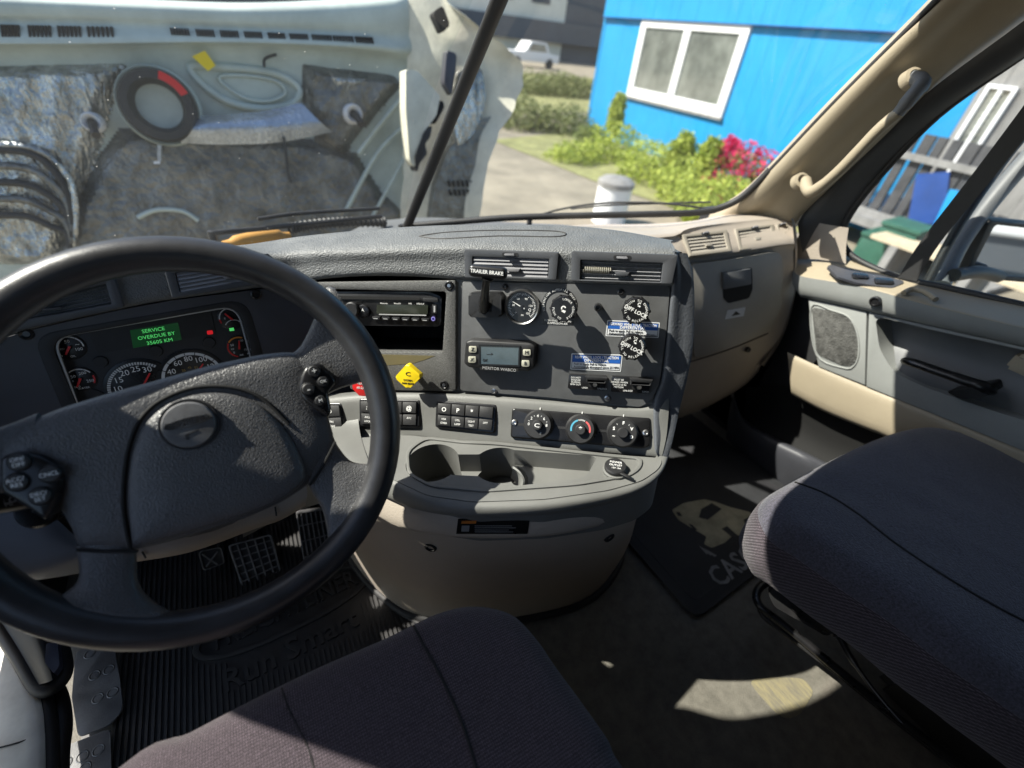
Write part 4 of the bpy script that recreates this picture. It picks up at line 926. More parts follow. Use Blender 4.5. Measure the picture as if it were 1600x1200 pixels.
pedal('long accelerator pedal with upright metal bars beside the console', [(462, 798), (506, 792), (530, 925), (486, 948)], 6, 6)
sp = pedal('small clutch-side foot button with a cross emblem left of the brake pedal', [(310, 862), (346, 854), (352, 880), (318, 892)], 1, 1)
for a, b in (((316, 866), (340, 882)), ((340, 862), (322, 886))): tube('cross_mark', [PF.p(*a, .001), PF.p(*b, .001)], .0018, STEEL, sp, lin=True, seg=6)
# ------------------------------------------------------------------ dashboard shell
dash = thing('dashboard', 'grey dashboard with grained top pad, driver-angled centre stack and cup holder tray', 'dashboard', V(.3, .6, -1.07))
def fr(x): return CL if x < 470 else CP
Bp = [(-70, 552), (60, 511), (190, 482), (265, 468), (430, 447), (500, 437), (560, 432), (640, 432), (718, 437), (800, 441), (885, 444), (960, 446), (1052, 449)]
Cp = [(-70, 470), (50, 434), (185, 412), (262, 400), (425, 397), (500, 392), (560, 390), (640, 387), (722, 384), (800, 388), (885, 390), (960, 391), (1056, 394)]
Sp = [(-90, 462), (0, 442), (170, 408), (250, 398), (380, 384), (465, 371), (560, 361), (640, 355), (730, 352), (810, 352), (885, 354), (960, 362), (1040, 378)]
r0_ = [fr(x).p(x, y, -.012) for x, y in Bp]; r1_ = [fr(x).p(x, y-3, .004) for x, y in Bp]
r2_ = [fr(x).p(x, y, .003) for x, y in Cp]
r3_ = []
for (x, y), c in zip(Sp, r2_):
    dep = (c-CAMP).dot(A_) + .075; r3_.append(CAMP+ray(x, y)*dep)
r25 = [a*.42+b*.58+Vector((0, 0, .006)) for a, b in zip(r2_, r3_)]
r4_ = [p+Vector((.0, .16, -.085)) for p in r3_]; r5_ = [p+Vector((0, .40, -.26)) for p in r3_]
loft('top_pad', [r0_, r1_, [(a+b)/2+Vector((0, 0, 0)) for a, b in zip(r1_, r2_)], r2_, r25, r3_, r4_, r5_], PAD, dash, ku=5, kv=4)
# dark line standing for the shade around the pad's shallow recess
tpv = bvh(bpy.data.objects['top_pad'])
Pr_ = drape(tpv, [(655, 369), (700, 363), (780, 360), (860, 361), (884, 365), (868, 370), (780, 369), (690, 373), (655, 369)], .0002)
if len(Pr_) > 20: tube('pad_recess_shade', Pr_, .0012, RUB, dash, seg=6, lin=True)
# right end cap
ea = [(1052, 392), (1052, 430), (1047, 480), (1042, 540), (1036, 590), (1022, 632), (1022, 680), (1024, 705)]
eb_ = [(1066, 397), (1076, 430), (1079, 480), (1077, 540), (1068, 590), (1056, 640), (1044, 690), (1033, 722)]
pa_ = [CP.p(x, y, .004) if i < 6 else SH.p(x, y, .002) for i, (x, y) in enumerate(ea)]
pb_ = [CP.p(x, y, -.016) if i < 6 else SH.p(x, y, -.014) for i, (x, y) in enumerate(eb_)]
pm_ = [(a+b)/2+CP.n*.005 for a, b in zip(pa_, pb_)]
top_join = [r2_[-1], r25[-1]]
loft('end_cap', [[p-CP.n*.03-CP.e*.004 for p in pa_], pa_, pm_, pb_, [p+Vector((-.02, .12, -.05)) for p in pb_], [p+Vector((-.08, .42, -.25)) for p in pb_]], mat('end_cap_grey', (.085, .092, .105), .5, bump=('leather', 300, .3), var=(9, .15)), dash, ku=4, kv=4)
loft('end_cap_shoulder', [[r2_[-1], r25[-1], r3_[-1], r4_[-1], r5_[-1]],
     [r2_[-1].lerp(pb_[0], .6)+Vector((0, 0, .002)), r25[-1].lerp(pb_[0]+Vector((.0, .05, -.004)), .6), r3_[-1].lerp(pb_[0]+Vector((-.01, .12, -.02)), .6), r4_[-1].lerp(pb_[0]+Vector((-.03, .28, -.12)), .6), r5_[-1]+Vector((.02, 0, -.03))],
     [pb_[0], pb_[0]+Vector((.0, .05, -.012)), pb_[0]+Vector((-.01, .12, -.04)), pb_[0]+Vector((-.03, .28, -.15)), r5_[-1]+Vector((.03, 0, -.10))],
     [pb_[1]+Vector((-.002, .01, 0)), pb_[1]+Vector((-.004, .06, .0)), pb_[1]+Vector((-.02, .13, -.03)), pb_[1]+Vector((-.04, .30, -.16)), r5_[-1]+Vector((.03, 0, -.2))]], PAD, dash, ku=4, kv=4)
# backing plates so no gaps open between fascia pieces
plx('stack_backing', CP, [(712, 428), (1052, 440), (1040, 640), (706, 624)], -.03, -.003, GREY, dash)
# driver fascia (dark) around the cluster, with an opening
fas = [(-70, 552), (60, 513), (190, 484), (265, 470), (430, 449), (492, 440), (520, 520), (552, 604), (560, 700), (480, 760), (-70, 800)]
fo = [(52, 528), (64, 521), (372, 470), (392, 474), (425, 560), (432, 640), (420, 668), (140, 690), (112, 668), (52, 548)]
dfp = plx('driver_fascia', CL, fas, -.03, .0, DARK, dash)
cutp = plate('c', CL, rnd([CL.uv(x, y) for x, y in [(50, 524), (385, 466), (440, 650), (118, 690)]], [.028, .032, .01, .01], 6), -.05, .05, None)
boolean(dfp, [cutp])
for (x, y) in ((41, 522), (400, 460)):
    u_, v_ = CL.uv(x, y, .001); lathe('screw', CL, u_, v_, [(.0085, .0), (.0085, .002), (.006, .003), (.004, .001), (0, .001)], BLK, dash, seg=16)
# switch shelf (grey) from the stack down to the tray
shr = [[(505, 618), (560, 612), (640, 611), (712, 613), (780, 617), (860, 624), (940, 633), (1000, 636), (1030, 622), (1040, 596)],
       [(505, 626), (560, 622), (640, 621), (712, 623), (780, 628), (860, 634), (940, 640), (1003, 643), (1034, 636), (1046, 612)],
       [(505, 660), (560, 658), (640, 657), (712, 660), (780, 664), (860, 671), (940, 677), (1003, 681), (1030, 680), (1042, 676)],
       [(505, 700), (560, 682), (640, 678), (712, 688), (780, 693), (860, 699), (940, 705), (1003, 710), (1024, 712), (1034, 714)]]
R0s = [CP.p(x, y, -.003) for x, y in shr[0]]; R1s = [SH.p(x, y, .004) for x, y in shr[1]]; R2s = [SH.p(x, y, .0) for x, y in shr[2]]; R3s = [SH.p(x, y, -.002) for x, y in shr[3]]
loft('switch_shelf', [R0s, R1s, R2s, R3s, [TR.p(x, y+3, -.012) for x, y in shr[3]]], GREY, dash, ku=4, kv=4)
# left of the stack: the shelf sweeps towards the driver under the wheel
loft('driver_shelf', [[CL.p(360, 640, .0), CL.p(440, 630, .0), CP.p(505, 620, .0), CP.p(560, 614, .0)],
                      [CL.p(360, 690, .03), CL.p(440, 670, .03), SH.p(505, 660, .0), SH.p(560, 656, .001)],
                      [CL.p(360, 740, .05), CL.p(440, 720, .05), TR.p(510, 705, .0), TR.p(566, 690, .001)],
                      [CL.p(370, 790, .05), CL.p(450, 760, .05), TR.p(530, 745, -.01), TR.p(585, 745, .0)],
                      [CL.p(380, 840, .0), CL.p(460, 800, .02), TR.p(545, 775, -.04), TR.p(600, 772, -.03)]], GREY, dash, ku=4, kv=4)
# cup holder tray
tpoly = [(520, 702), (560, 684), (640, 680), (760, 694), (900, 706), (1036, 716), (1030, 732), (1003, 751), (950, 766), (850, 780), (740, 784), (668, 774), (612, 748), (566, 720)]
tray = plate('tray', TR, rnd([TR.uv(x, y) for x, y in tpoly], .012), -.095, 0, GREY, dash)
q1 = TR.uv(676, 722); q2_ = TR.uv(782, 726)
cuts = [plate('c', TR, [(q1[0]+.043*math.cos(t), q1[1]+.041*math.sin(t)) for t in [i*2*math.pi/40 for i in range(40)]], -.078, .05, None),
        plate('c', TR, [(q2_[0]+.043*math.cos(t), q2_[1]+.038*math.sin(t)) for t in [i*2*math.pi/40 for i in range(40)]], -.070, .05, None),
        plate('c', TR, [TR.uv(x, y) for x, y in [(705, 710), (750, 710), (750, 744), (705, 742)]], -.040, .05, None),
        plate('c', TR, rnd([TR.uv(x, y) for x, y in [(790, 702), (925, 712), (932, 716), (918, 742), (905, 748), (800, 760)]], .012), -.036, .05, None)]
boolean(tray, cuts)
ring('tray_rim', TR, rnd([TR.uv(x, y) for x, y in [(664, 683), (722, 690), (772, 692), (960, 712), (1004, 716), (1003, 732), (985, 746), (900, 760), (760, 770), (672, 762), (636, 742), (634, 704)]], .014, 3),
     rnd([TR.uv(x, y) for x, y in [(666, 687), (722, 694), (772, 696), (960, 716), (998, 719), (996, 731), (980, 742), (900, 756), (760, 766), (674, 758), (641, 740), (639, 706)]], .014, 3), -.004, .003, GREY, dash, bev=.001)
loft('cup_divider', [[TR.p(x, y, h) for x, y, h in [(801, 728, .004), (812, 736, .006), (820, 750, .002), (818, 762, -.004)]], [TR.p(x, y, h) for x, y, h in [(803, 732, -.01), (812, 742, -.01), (814, 758, -.012), (810, 764, -.015)]], [TR.p(x, y, h) for x, y, h in [(800, 745, -.05), (808, 752, -.05), (810, 762, -.05), (806, 765, -.05)]]], GREY, dash, thick=.003)
# lip and lower console body
ZL = lambda px, z: [atz(x, y, z) for x, y in px]
edge = [(505, 712), (562, 722), (610, 750), (666, 777), (740, 787), (850, 784), (952, 769), (1005, 753), (1034, 730), (1046, 700)]
e0 = [TR.p(x, y, -.002) for x, y in edge]
lipb = [(512, 742), (556, 754), (604, 776), (662, 797), (745, 806), (862, 801), (955, 783), (1002, 762), (1024, 735), (1034, 700)]
def below(px, tops, dz):
    return [atz(x, y, (t.z-OZ)-dz) for (x, y), t in zip(px, tops)]
e1_ = [p+Vector((-.004, -.006, -.006)) for p in e0]
e2_ = below(lipb, e0, .030)
loft('console_lip', [[p+Vector((.006, .02, .0)) for p in e0], e0, e1_, [(a+b)/2+Vector((-.003, -.004, 0)) for a, b in zip(e1_, e2_)], e2_, [p+Vector((.02, .02, -.004)) for p in e2_]], GREY, dash, ku=4, kv=3)
bandb = [(516, 772), (550, 788), (596, 812), (655, 832), (750, 841), (868, 836), (955, 815), (998, 788), (1012, 752), (1018, 715)]
b1 = [p+Vector((.005, .006, -.003)) for p in e2_]; b2 = below(bandb, e0, .078)
loft('console_band', [b1, [(a+b)/2+Vector((-.003, -.004, 0)) for a, b in zip(b1, b2)], b2, [p+Vector((.01, .012, -.002)) for p in b2]], TAU, dash, ku=4, kv=3)
b3 = [p+Vector((.006, .008, -.003)) for p in b2]
midp = [(522, 815), (548, 840), (590, 888), (648, 915), (750, 925), (858, 915), (940, 885), (985, 840), (1000, 790), (1004, 750)]
botp = [(530, 842), (562, 893), (596, 930), (648, 962), (745, 972), (850, 958), (922, 932), (962, 884), (972, 835), (976, 800)]
def body_row(px, z): return [atz(x, y, z) for x, y in px]
b4 = [a.lerp(b, .55) for a, b in zip(b3, body_row(botp, -1.07))]
b4 = [p + Vector((0, -.012, 0)) for p in b4]
loft('console_body', [b3, b4, body_row(botp, -1.068)], TAU, dash, ku=4, kv=5)
trb = bvh(bpy.data.objects['console_body']) ; bandv = bvh(bpy.data.objects['console_band'])
tube('console_foot_trim', [p+Vector((0, -.006, .008)) for p in body_row(botp, -1.068)], .010, RUB, dash)
for (x, y) in ((673, 855), (952, 840)):
    d = ray(x, y).normalized(); loc, nn, i, t_ = trb.ray_cast(CAMP, d)
    if loc: 
        nn = nn if nn.dot(d) < 0 else -nn
        F = Frame(loc, nn.cross(Vector((0, 0, 1))), DOWN); F.n = nn
        lathe('console_screw', F, 0, 0, [(.011, -.002), (.010, .002), (.007, .003), (.006, -.002), (0, -.002)], VOID, dash, seg=16)
# warning label on the band
lab = thing('warning_label', 'black warning label with an orange header on the taupe console band', 'label', atz(770, 822, -.63))
def drp(nm, tree, px, mt, par, lift, nx=8, ny=2):
    """a thin sheet laid on a curved surface; px are its four corners"""
    bm = bmesh.new(); G = []
    a, b, c, d4 = [Vector((*p, 0)) for p in px]
    for j in range(ny+1):
        row = []
        for i in range(nx+1):
            s, t = i/nx, j/ny; q = a*(1-s)*(1-t)+b*s*(1-t)+c*s*t+d4*(1-s)*t
            dd = ray(q.x, q.y).normalized(); loc, nn, _, _ = tree.ray_cast(CAMP, dd)
            if loc is None: loc = CAMP+dd*.7; nn = -dd
            nn = nn if nn.dot(dd) < 0 else -nn
            row.append(bm.verts.new(loc+nn*lift))
        G.append(row)
    for j in range(ny):
        for i in range(nx): bm.faces.new([G[j][i], G[j+1][i], G[j+1][i+1], G[j][i+1]])
    bmesh.ops.solidify(bm, geom=bm.faces[:], thickness=.0006)
    return fin(nm, bm, mt, par)
drp('label_base', bandv, [(716, 810), (828, 810), (824, 833), (713, 833)], BLK, lab, .0015)
drp('label_header', bandv, [(722, 813), (745, 812.5), (744, 817), (721, 817)], ORA, lab, .0022, 3, 1)
for k_, (xa, xb) in enumerate(((742, 800), (742, 806), (742, 795), (742, 802))):
    drp('label_line', bandv, [(xa, 820+k_*3), (xb, 820+k_*3), (xb, 821+k_*3), (xa, 821+k_*3)], DIM, lab, .0022, 4, 1)
drp('label_symbol', bandv, [(722, 820), (734, 820), (733, 829), (721, 829)], DIM, lab, .0022, 2, 1)

# ------------------------------------------------------------------ air vents
def vent(F, TLp, TRp, BRp, BLp, inner, lab, hh=.014, state='closed', tabx=.45, nslat=5, cols=(VENT, SLAT), name='air_vent'):
    """TL..BL outline pixels; inner = pixel quad of the grille"""
    O = [F.uv(x, y, hh) for x, y in (TLp, TRp, BRp, BLp)]; I = [F.uv(x, y, hh) for x, y in inner]
    c = F.w(sum(p[0] for p in O)/4, sum(p[1] for p in O)/4, 0)
    t = thing(name, lab, 'air vent', c, 'dashboard air vents')
    ring('housing', F, rnd(O, .003), rnd(I, .0015), -.006, hh, cols[0], t, bev=.0012, hin=hh-.02)
    pocket('duct', F, I, hh-.015, hh-.045, VOID, t)
    B = lambda s, q: Vector(I[0])*(1-s)*(1-q)+Vector(I[1])*s*(1-q)+Vector(I[2])*s*q+Vector(I[3])*(1-s)*q
    H = (Vector(I[3])-Vector(I[0])).length
    for i in range(nslat):
        q = (i+.5)/nslat; a, b = B(.01, q), B(.99, q); hs = H/nslat*.5
        bm = bmesh.new()
        tilt = (.0015, .0045) if state == 'closed' else (.0005, -.010)
        w2_ = hs*.93 if state == 'closed' else hs*.16
        q8 = []
        for p in (a, b):
            for (dv, h) in ((-w2_, hh-.006+tilt[0]), (w2_, hh-.006+tilt[1] if state == 'closed' else hh-.005), (w2_, hh-.006+(tilt[1]-.0015 if state == 'closed' else -.012)), (-w2_, hh-.006+(tilt[0]-.0015 if state == 'closed' else -.012))):
                q8.append(bm.verts.new(F.w(p[0], p[1]+dv, h)))
        for k_ in range(4): bm.faces.new([q8[k_], q8[(k_+1) % 4], q8[4+(k_+1) % 4], q8[4+k_]])
        bm.faces.new(q8[:4]); bm.faces.new(q8[4:])
        fin('slat', bm, cols[1], t)
    if state == 'open':
        for i in range(9):
            s = (i+.5)/9; a, b = B(s, .04), B(s, .96)
            plate('rear_vane', F, [(a[0]-.0007, a[1]), (a[0]+.0007, a[1]), (b[0]+.0007, b[1]), (b[0]-.0007, b[1])], hh-.040, hh-.022, MBLK, t)
    p = B(tabx, .62); wt_ = (Vector(I[1])-Vector(I[0])).length
    plate('slat_tab', F, [(p.x-wt_*.09, p.y-H*.07), (p.x+wt_*.09, p.y-H*.07), (p.x+wt_*.07, p.y+H*.11), (p.x-wt_*.07, p.y+H*.11)], hh-.008, hh+.003, cols[1] if state == 'closed' else cols[0], t, bev=.001)
    # round closing lever above the grille
    mt = (Vector(O[0])+Vector(O[1]))/2; mi = (Vector(I[0])+Vector(I[1]))/2; m_ = mt.lerp(mi, .55); ex = (Vector(I[1])-Vector(I[0])).normalized()
    pc = plate('lever_slot', F, rnd([tuple(m_-ex*.0125+Vector((0, -.0028))), tuple(m_+ex*.0125+Vector((0, -.0028))), tuple(m_+ex*.0125+Vector((0, .0028))), tuple(m_-ex*.0125+Vector((0, .0028)))], .0028), hh-.001, hh+.0004, MBLK, t)
    plate('closing_lever', F, rnd([tuple(m_-ex*.008+Vector((0, -.0014))), tuple(m_+ex*.006+Vector((0, -.0018))), tuple(m_+ex*.008+Vector((0, .0014))), tuple(m_-ex*.008+Vector((0, .0014)))], .001), hh, hh+.006, SLAT, t, bev=.001)
    return t
v1 = vent(CL, (-30, 452), (176, 427), (193, 480), (-30, 530), [(-20, 494), (165, 443), (174, 475), (-20, 510)], 'open air vent at the far left of the dashboard, half covered by the wheel rim', .016, 'open', .50)
v2 = vent(CL, (254, 414), (420, 396), (434, 440), (269, 466), [(273, 427), (402, 405), (414, 433), (281, 457)], 'closed air vent above the instrument cluster, behind the top of the wheel rim', .016, 'closed', .6)
v3 = vent(CP, (725, 389), (873, 394), (869, 438), (726, 434), [(738, 401), (858, 405), (856, 434), (738, 430)], 'closed air vent above the trailer brake lever', .014, 'closed', .55)
v4 = vent(CP, (893, 392), (1060, 398), (1050, 444), (892, 439), [(907, 406), (1036, 411), (1033, 441), (906, 437)], 'open air vent on the upper right corner of the centre stack', .014, 'open', .52)
def spring(F, x0, y0, x1, y1, par, hh):
    P = []; 
    for i in range(14*8+1):
        s = i/(14*8); a = s*14*2*math.pi; p = F.p(x0+(x1-x0)*s, y0+(y1-y0)*s, hh); P.append(p + F.d*.0042*math.sin(a) + F.n*.0042*math.cos(a))
    return tube('vent_clip_coil', P, .0009, mat('pale_coil_metal', (.45, .43, .36), .4, metal=.5), par, seg=5, lin=True)
spring(CP, 912, 421, 954, 423, v4, .008); spring(CL, 30, 489, 72, 478, v1, .010)

# ------------------------------------------------------------------ radio and its bezel
bez = thing('radio_bezel', 'grey woven-textured bezel surrounding the radio and storage slot', 'bezel', CP.p(640, 600))
bo_ = [(486, 441), (560, 436), (640, 436), (706, 440), (713, 444), (712, 606), (704, 613), (560, 610), (540, 600), (500, 500)]
bo_ = [(492, 441), (712, 438), (712, 612), (548, 609)]; bi_ = [(512, 452), (697, 456), (691, 551), (545, 549)]
ring('surround', CP, rnd([CP.uv(x, y, .006) for x, y in bo_], [.004, .006, .008, .004]), rnd([CP.uv(x, y, .006) for x, y in bi_], [.004, .006, .004, .004]), -.004, .006, BEZ, bez, bev=.002, hin=-.01)
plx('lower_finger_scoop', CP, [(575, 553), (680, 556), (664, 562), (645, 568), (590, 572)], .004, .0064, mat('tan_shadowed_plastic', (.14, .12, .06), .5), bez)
pocket('storage_slot', CP, [CP.uv(x, y, -.005) for x, y in bi_], -.005, -.12, VOID, bez, .97)
for (x, y) in ((702, 446), (694, 601)):
    u_, v_ = CP.uv(x, y, .006); sc = lathe('screw', CP, u_, v_, [(.0075, .006), (.0075, .0072), (.006, .008), (.0045, .0065), (.002, .0062), (0, .008)], BLK, bez, seg=18)
    lathe('screw_head', CP, u_, v_, [(.003, .0075), (.0028, .0085), (0, .0085)], CHR, sc, seg=12)
radio = thing('car_radio', 'black single-slot car radio with a disc slot and six preset keys', 'radio', CP.p(640, 480))
RF = CP
def rp(nm, px, h0, h1, mt, r=0, bev=0, par=radio): return plx(nm, RF, px, h0, h1, mt, par, r=r, bev=bev)
body = rp('faceplate', [(516, 455), (672, 456), (690, 464), (689, 506), (685, 510), (520, 508)], -.03, -.001, BLK, .003, .0015)
rp('slot_bar', [(518, 459), (660, 459), (684, 466), (684, 470), (518, 468)], -.002, .0015, MBLK, .001, .0008)
rp('disc_slot', [(522, 462), (656, 465), (656, 469), (522, 467)], .0, .002, VOID, .001)
rp('eject_key', [(661, 465), (684, 467), (684, 472.5), (661, 471)], 0, .003, MBLK, .001, .0006)
rp('display', [(589, 476), (669, 477), (668, 491), (588, 490)], .0, .0012, LCDR, .001)
rp('display_glint', [(592, 490.5), (666, 492), (666, 493.5), (592, 492)], .0, .0016, DIM)
for i in range(6):
    x = 581+i*15.4; y = 494.5+i*.55; rp('preset_key', [(x, y), (x+12.5, y+.4), (x+11.5, y+5.2), (x+1, y+4.6)], -.001, .003, DIM if False else MBLK, .0012, .0006)
    rp('key_mark', [(x+2, y+2.6), (x+9, y+3), (x+9, y+4), (x+3, y+3.6)], .0029, .0033, DIM)
rp('usb_port', [(675, 476), (682, 476.5), (682, 490), (675, 489.5)], -.001, .003, MBLK, .0006, .0006); rp('usb_tongue', [(677.5, 478), (680, 478), (680, 488), (677.5, 488)], .0028, .0034, DIM)
u_, v_ = CP.uv(677.5, 498, 0); lathe('audio_jack', CP, u_, v_, [(.0036, 0), (.0036, .002), (.0022, .0022), (.0018, -.001), (0, -.001)], mat('violet_ring', (.25, .22, .6), .3), radio, seg=16)
u_, v_ = CP.uv(569, 486, 0); kn = lathe('rocker_key', CP, u_, v_, [(.011, -.001), (.011, .003), (.009, .004), (0, .004)], BLK, radio, seg=24)
text('rocker_mark', CP, u_, v_-.002, .008, '\u25b3' if False else 'A', WHT, kn, .0042)
u_, v_ = CP.uv(553, 483, 0); lathe('volume_knob', CP, u_, v_, [(.013, -.001), (.013, .008), (.011, .010), (0, .010)], MBLK, radio, seg=24)
def tpx(nm, F, x, y, size, body_, mt, par, h, **kw):
    u_, v_ = F.uv(x, y, h); return text(nm, F, u_, v_, size, body_, mt, par, h, **kw)
tpx('brand_marks', CP, 600, 474, .0034, 'Bluetooth', WHT, radio, .0008); tpx('brand_marks', CP, 621, 474.3, .0034, 'SiriusXM', WHT, radio, .0008); tpx('brand_marks', CP, 641, 474.6, .0034, 'MP3', WHT, radio, .0008); tpx('brand_marks', CP, 657, 474.8, .0034, 'USB/AUX', WHT, radio, .0008)
# yellow diamond tag and the red parking brake knob
tg = thing('yellow_tag', 'yellow diamond-shaped brake knob with small lettering beside the steering wheel', 'brake knob', CP.p(637, 590))
YF = CP; yc_ = CP.uv(637, 589, .035); YP = [CP.uv(x, y, .035) for x, y in [(636, 568), (659, 588), (638, 609), (616, 590)]]
plate('knob', CP, rnd(YP, .005, 5), .024, .035, YEL, tg, bev=.003, seg=3)
lathe('shaft', CP, yc_[0]+.001, yc_[1]+.001, [(.006, .0), (.006, .025)], CHR, tg, seg=14)
text('knob_text', CP, yc_[0], yc_[1]+.006, .0046, 'SYSTEM', MBLK, tg, .0352); text('knob_text', CP, yc_[0], yc_[1]+.0115, .0046, 'PARK BRAKE', MBLK, tg, .0352, sx=.8); text('knob_text', CP, yc_[0]+.001, yc_[1]-.005, .010, 'C', MBLK, tg, .0352, sx=1.4)
rk = thing('red_knob', 'red octagonal air supply knob half hidden by the steering wheel rim', 'brake knob', CP.p(570, 603))
rc_ = CP.uv(566, 603, .03); oct_ = [(rc_[0]+.021*math.cos(R(22.5+45*i)), rc_[1]+.021*math.sin(R(22.5+45*i))) for i in range(8)]
plate('knob', CP, oct_, .02, .030, REDP, rk, bev=.002); lathe('shaft', CP, rc_[0], rc_[1], [(.006, .0), (.006, .021)], CHR, rk, seg=14)
text('knob_text', CP, rc_[0], rc_[1]-.004, .006, 'TRAILER', WHT, rk, .0302, sx=.8); text('knob_text', CP, rc_[0], rc_[1]+.004, .006, 'AIR SUPPLY', WHT, rk, .0302, sx=.7)

# ------------------------------------------------------------------ accessory panel
acc = thing('accessory_panel', 'flat dark accessory panel carrying gauges, knobs and toggles', 'control panel', CP.p(880, 630))
plx('panel', CP, [(722, 440), (1047, 447), (1041, 520), (1030, 600), (1018, 626), (1000, 636), (860, 621), (719, 610)], -.003, .004, PANEL, acc, r=.004, bev=.001)
HP = .004
for (x, y, q) in ((789, 448, 1), (970, 456, 1), (772, 611, 1), (949, 622, 1)):
    u_, v_ = CP.uv(x, y, HP); sc = lathe('screw', CP, u_, v_, [(.0052, HP), (.0048, HP+.0025), (.003, HP+.003), (.0018, HP+.001), (0, HP+.001)], BLK if y < 500 else CHR, acc, seg=14)
u_, v_ = CP.uv(934, 481, HP+.012); lathe('stud', CP, u_, v_, [(.006, HP), (.0055, HP+.012), (.0035, HP+.0125), (.003, HP+.006), (0, HP+.006)], BLK, acc, seg=16)
# trailer brake lever
tb_ = thing('trailer_brake_lever', 'black T-shaped trailer brake lever with white lettering on its handle', 'brake lever', CP.p(757, 490))
plx('base', CP, [(732, 457), (783, 457), (783, 496), (732, 496)], HP, .024, MBLK, tb_, r=.005, bev=.004)
plx('slot', CP, [(748, 468), (769, 468), (768, 488), (748, 488)], .022, .0245, VOID, tb_)
tube('stem', [CP.p(757, 484, .018), CP.p(757, 470, .036), CP.p(758, 455, .052), CP.p(760, 440, .064), CP.p(762, 432, .070)], [.0085, .0075, .0062, .006, .009], BLK, tb_, seg=14)
LH = CP.at(*CP.uv(762, 425, .074), .074, .06)
insetdome('handle', LH, rnd(rect(-.0275, -.0085, .0275, .0085), .0075, 6), [(0.003, -.010), (0, -.005), (0, .001), (.002, .004), (.005, .005)], BLK, tb_)
text('handle_text', LH, 0, 0, .0068, 'TRAILER BRAKE', WHT, tb_, .0052, bold=.00012)
# brake application gauge
ga = thing('air_gauge', 'round chrome-rimmed air pressure gauge beside the trailer brake lever', 'gauge', CP.p(815, 480))
gu, gv = CP.uv(815, 480, .012)
lathe('rim', CP, gu, gv, [(.0275, HP), (.0275, .012), (.0262, .0145), (.0245, .0135), (.0235, .010)], CHR, ga, seg=48)
lathe('dial', CP, gu, gv, [(.0240, .009), (0, .009)], BLK, ga, seg=32)
for i in range(41):
    a = R(-135+270*i/40); L0 = .0188 if i % 5 else .0172
    q = lambda r_, da: (gu+r_*math.sin(a)+da*math.cos(a), gv-r_*math.cos(a)+da*math.sin(a))
    plate('tick', CP, [q(L0, -.0003), q(.0216, -.0003), q(.0216, .0003), q(L0, .0003)], .009, .0094, WHT, ga)
for k_, s in enumerate(('0', '30', '60', '90', '120', '150')):
    a = R(-135+270*k_/5); text('numeral', CP, gu+.0138*math.sin(a), gv-.0138*math.cos(a), .0046, s, WHT, ga, .0092)
text('caption', CP, gu+.001, gv+.013, .0036, 'PSI', WHT, ga, .0092); text('caption', CP, gu+.0125, gv+.004, .0062, 'Q', WHT, ga, .0092)
a = R(-62); NF = CP.at(gu, gv, 0, a-math.pi/2); plate('needle', CP.at(gu, gv, 0, R(28)), [(-.0165, -.0003), (.005, -.0009), (.005, .0009), (-.0165, .0003)], .0105, .011, WHT, ga)
lathe('needle_hub', CP, gu, gv, [(.0028, .0095), (.0028, .0115), (0, .0118)], BLK, ga, seg=14)
# pull knobs
def pull_knob(x, y, lab, hd=.036, r=.0195, words=None, mid=None):
    u_, v_ = CP.uv(x, y, hd+HP); t = thing('pull_knob', lab, 'push-pull knob', CP.w(u_, v_, 0), 'push-pull knobs on the accessory panel')
    lathe('shaft', CP, u_, v_, [(.0115, HP), (.0115, HP+.004), (.008, HP+.004), (.0065, hd-.006)], CHR, t, seg=20)
    lathe('head', CP, u_, v_, [(.0075, hd-.012), (r*.97, hd-.008), (r, hd-.004), (r*.96, hd+HP-.0015), (r*.90, hd+HP), (0, hd+HP)], BLK, t, seg=12 if False else 40)
    for i in range(10): a_ = 2*math.pi*i/10; lathe('grip_lobe', CP, u_+r*.93*math.cos(a_), v_+r*.93*math.sin(a_), [(.0026, hd-.007), (.0026, hd+HP-.003), (.0, hd+HP-.0015)], BLK, t, seg=8)
    if mid: text('knob_text', CP.at(u_, v_, 0, R(24)), 0, .001, .0078, mid, WHT, t, hd+HP+.0002, bold=.0001, sx=.92)
    arctext('knob_text', CP, u_, v_, r*.74, .0045, words[0], WHT, t, R(words[2]), hd+HP+.0002)
    arctext('knob_text', CP, u_, v_, r*.74, .0045, words[1], WHT, t, R(words[3]), hd+HP+.0002, flip=True)
    q_ = CP.at(u_+(.003 if mid else 0), v_-(.0088 if mid else 0), 0, R(20)); z_ = .55 if mid else .9
    arc(q_, 0, -.0015*z_, .0022*z_, .0042*z_, -150, 60, hd+HP+.0006, WHT, t, 8, 'knob_arrow'); plate('knob_arrow', q_, [(.0005*z_, .001*z_), (.0052*z_, .0012*z_), (.0048*z_, .0052*z_), (-.002*z_, .0040*z_)], hd+HP, hd+HP+.0006, WHT, t)
    return t, u_, v_
_, ku_, kv_ = pull_knob(880, 483, 'black push-pull knob lettered for lowering the vehicle, right of the round gauge', words=('LOWER VEHICLE', 'PUSH TO', 75, 235))
pull_knob(994, 486, 'upper black differential lock knob above the first blue and white sticker', words=('PUSH TO ENGAGE', 'PULL TO RELEASE', 25, 205), mid='DIFF LOCK')
pull_knob(988, 543, 'lower black differential lock knob below the first blue and white sticker', words=('PUSH TO ENGAGE', 'PULL TO RELEASE', 25, 205), mid='DIFF LOCK')
ku2, kv2 = CP.uv(874, 478, HP)
sl_ = thing('suspension_label', 'black label with white lettering round and below the suspension knob', 'label', CP.w(ku2, kv2, HP))
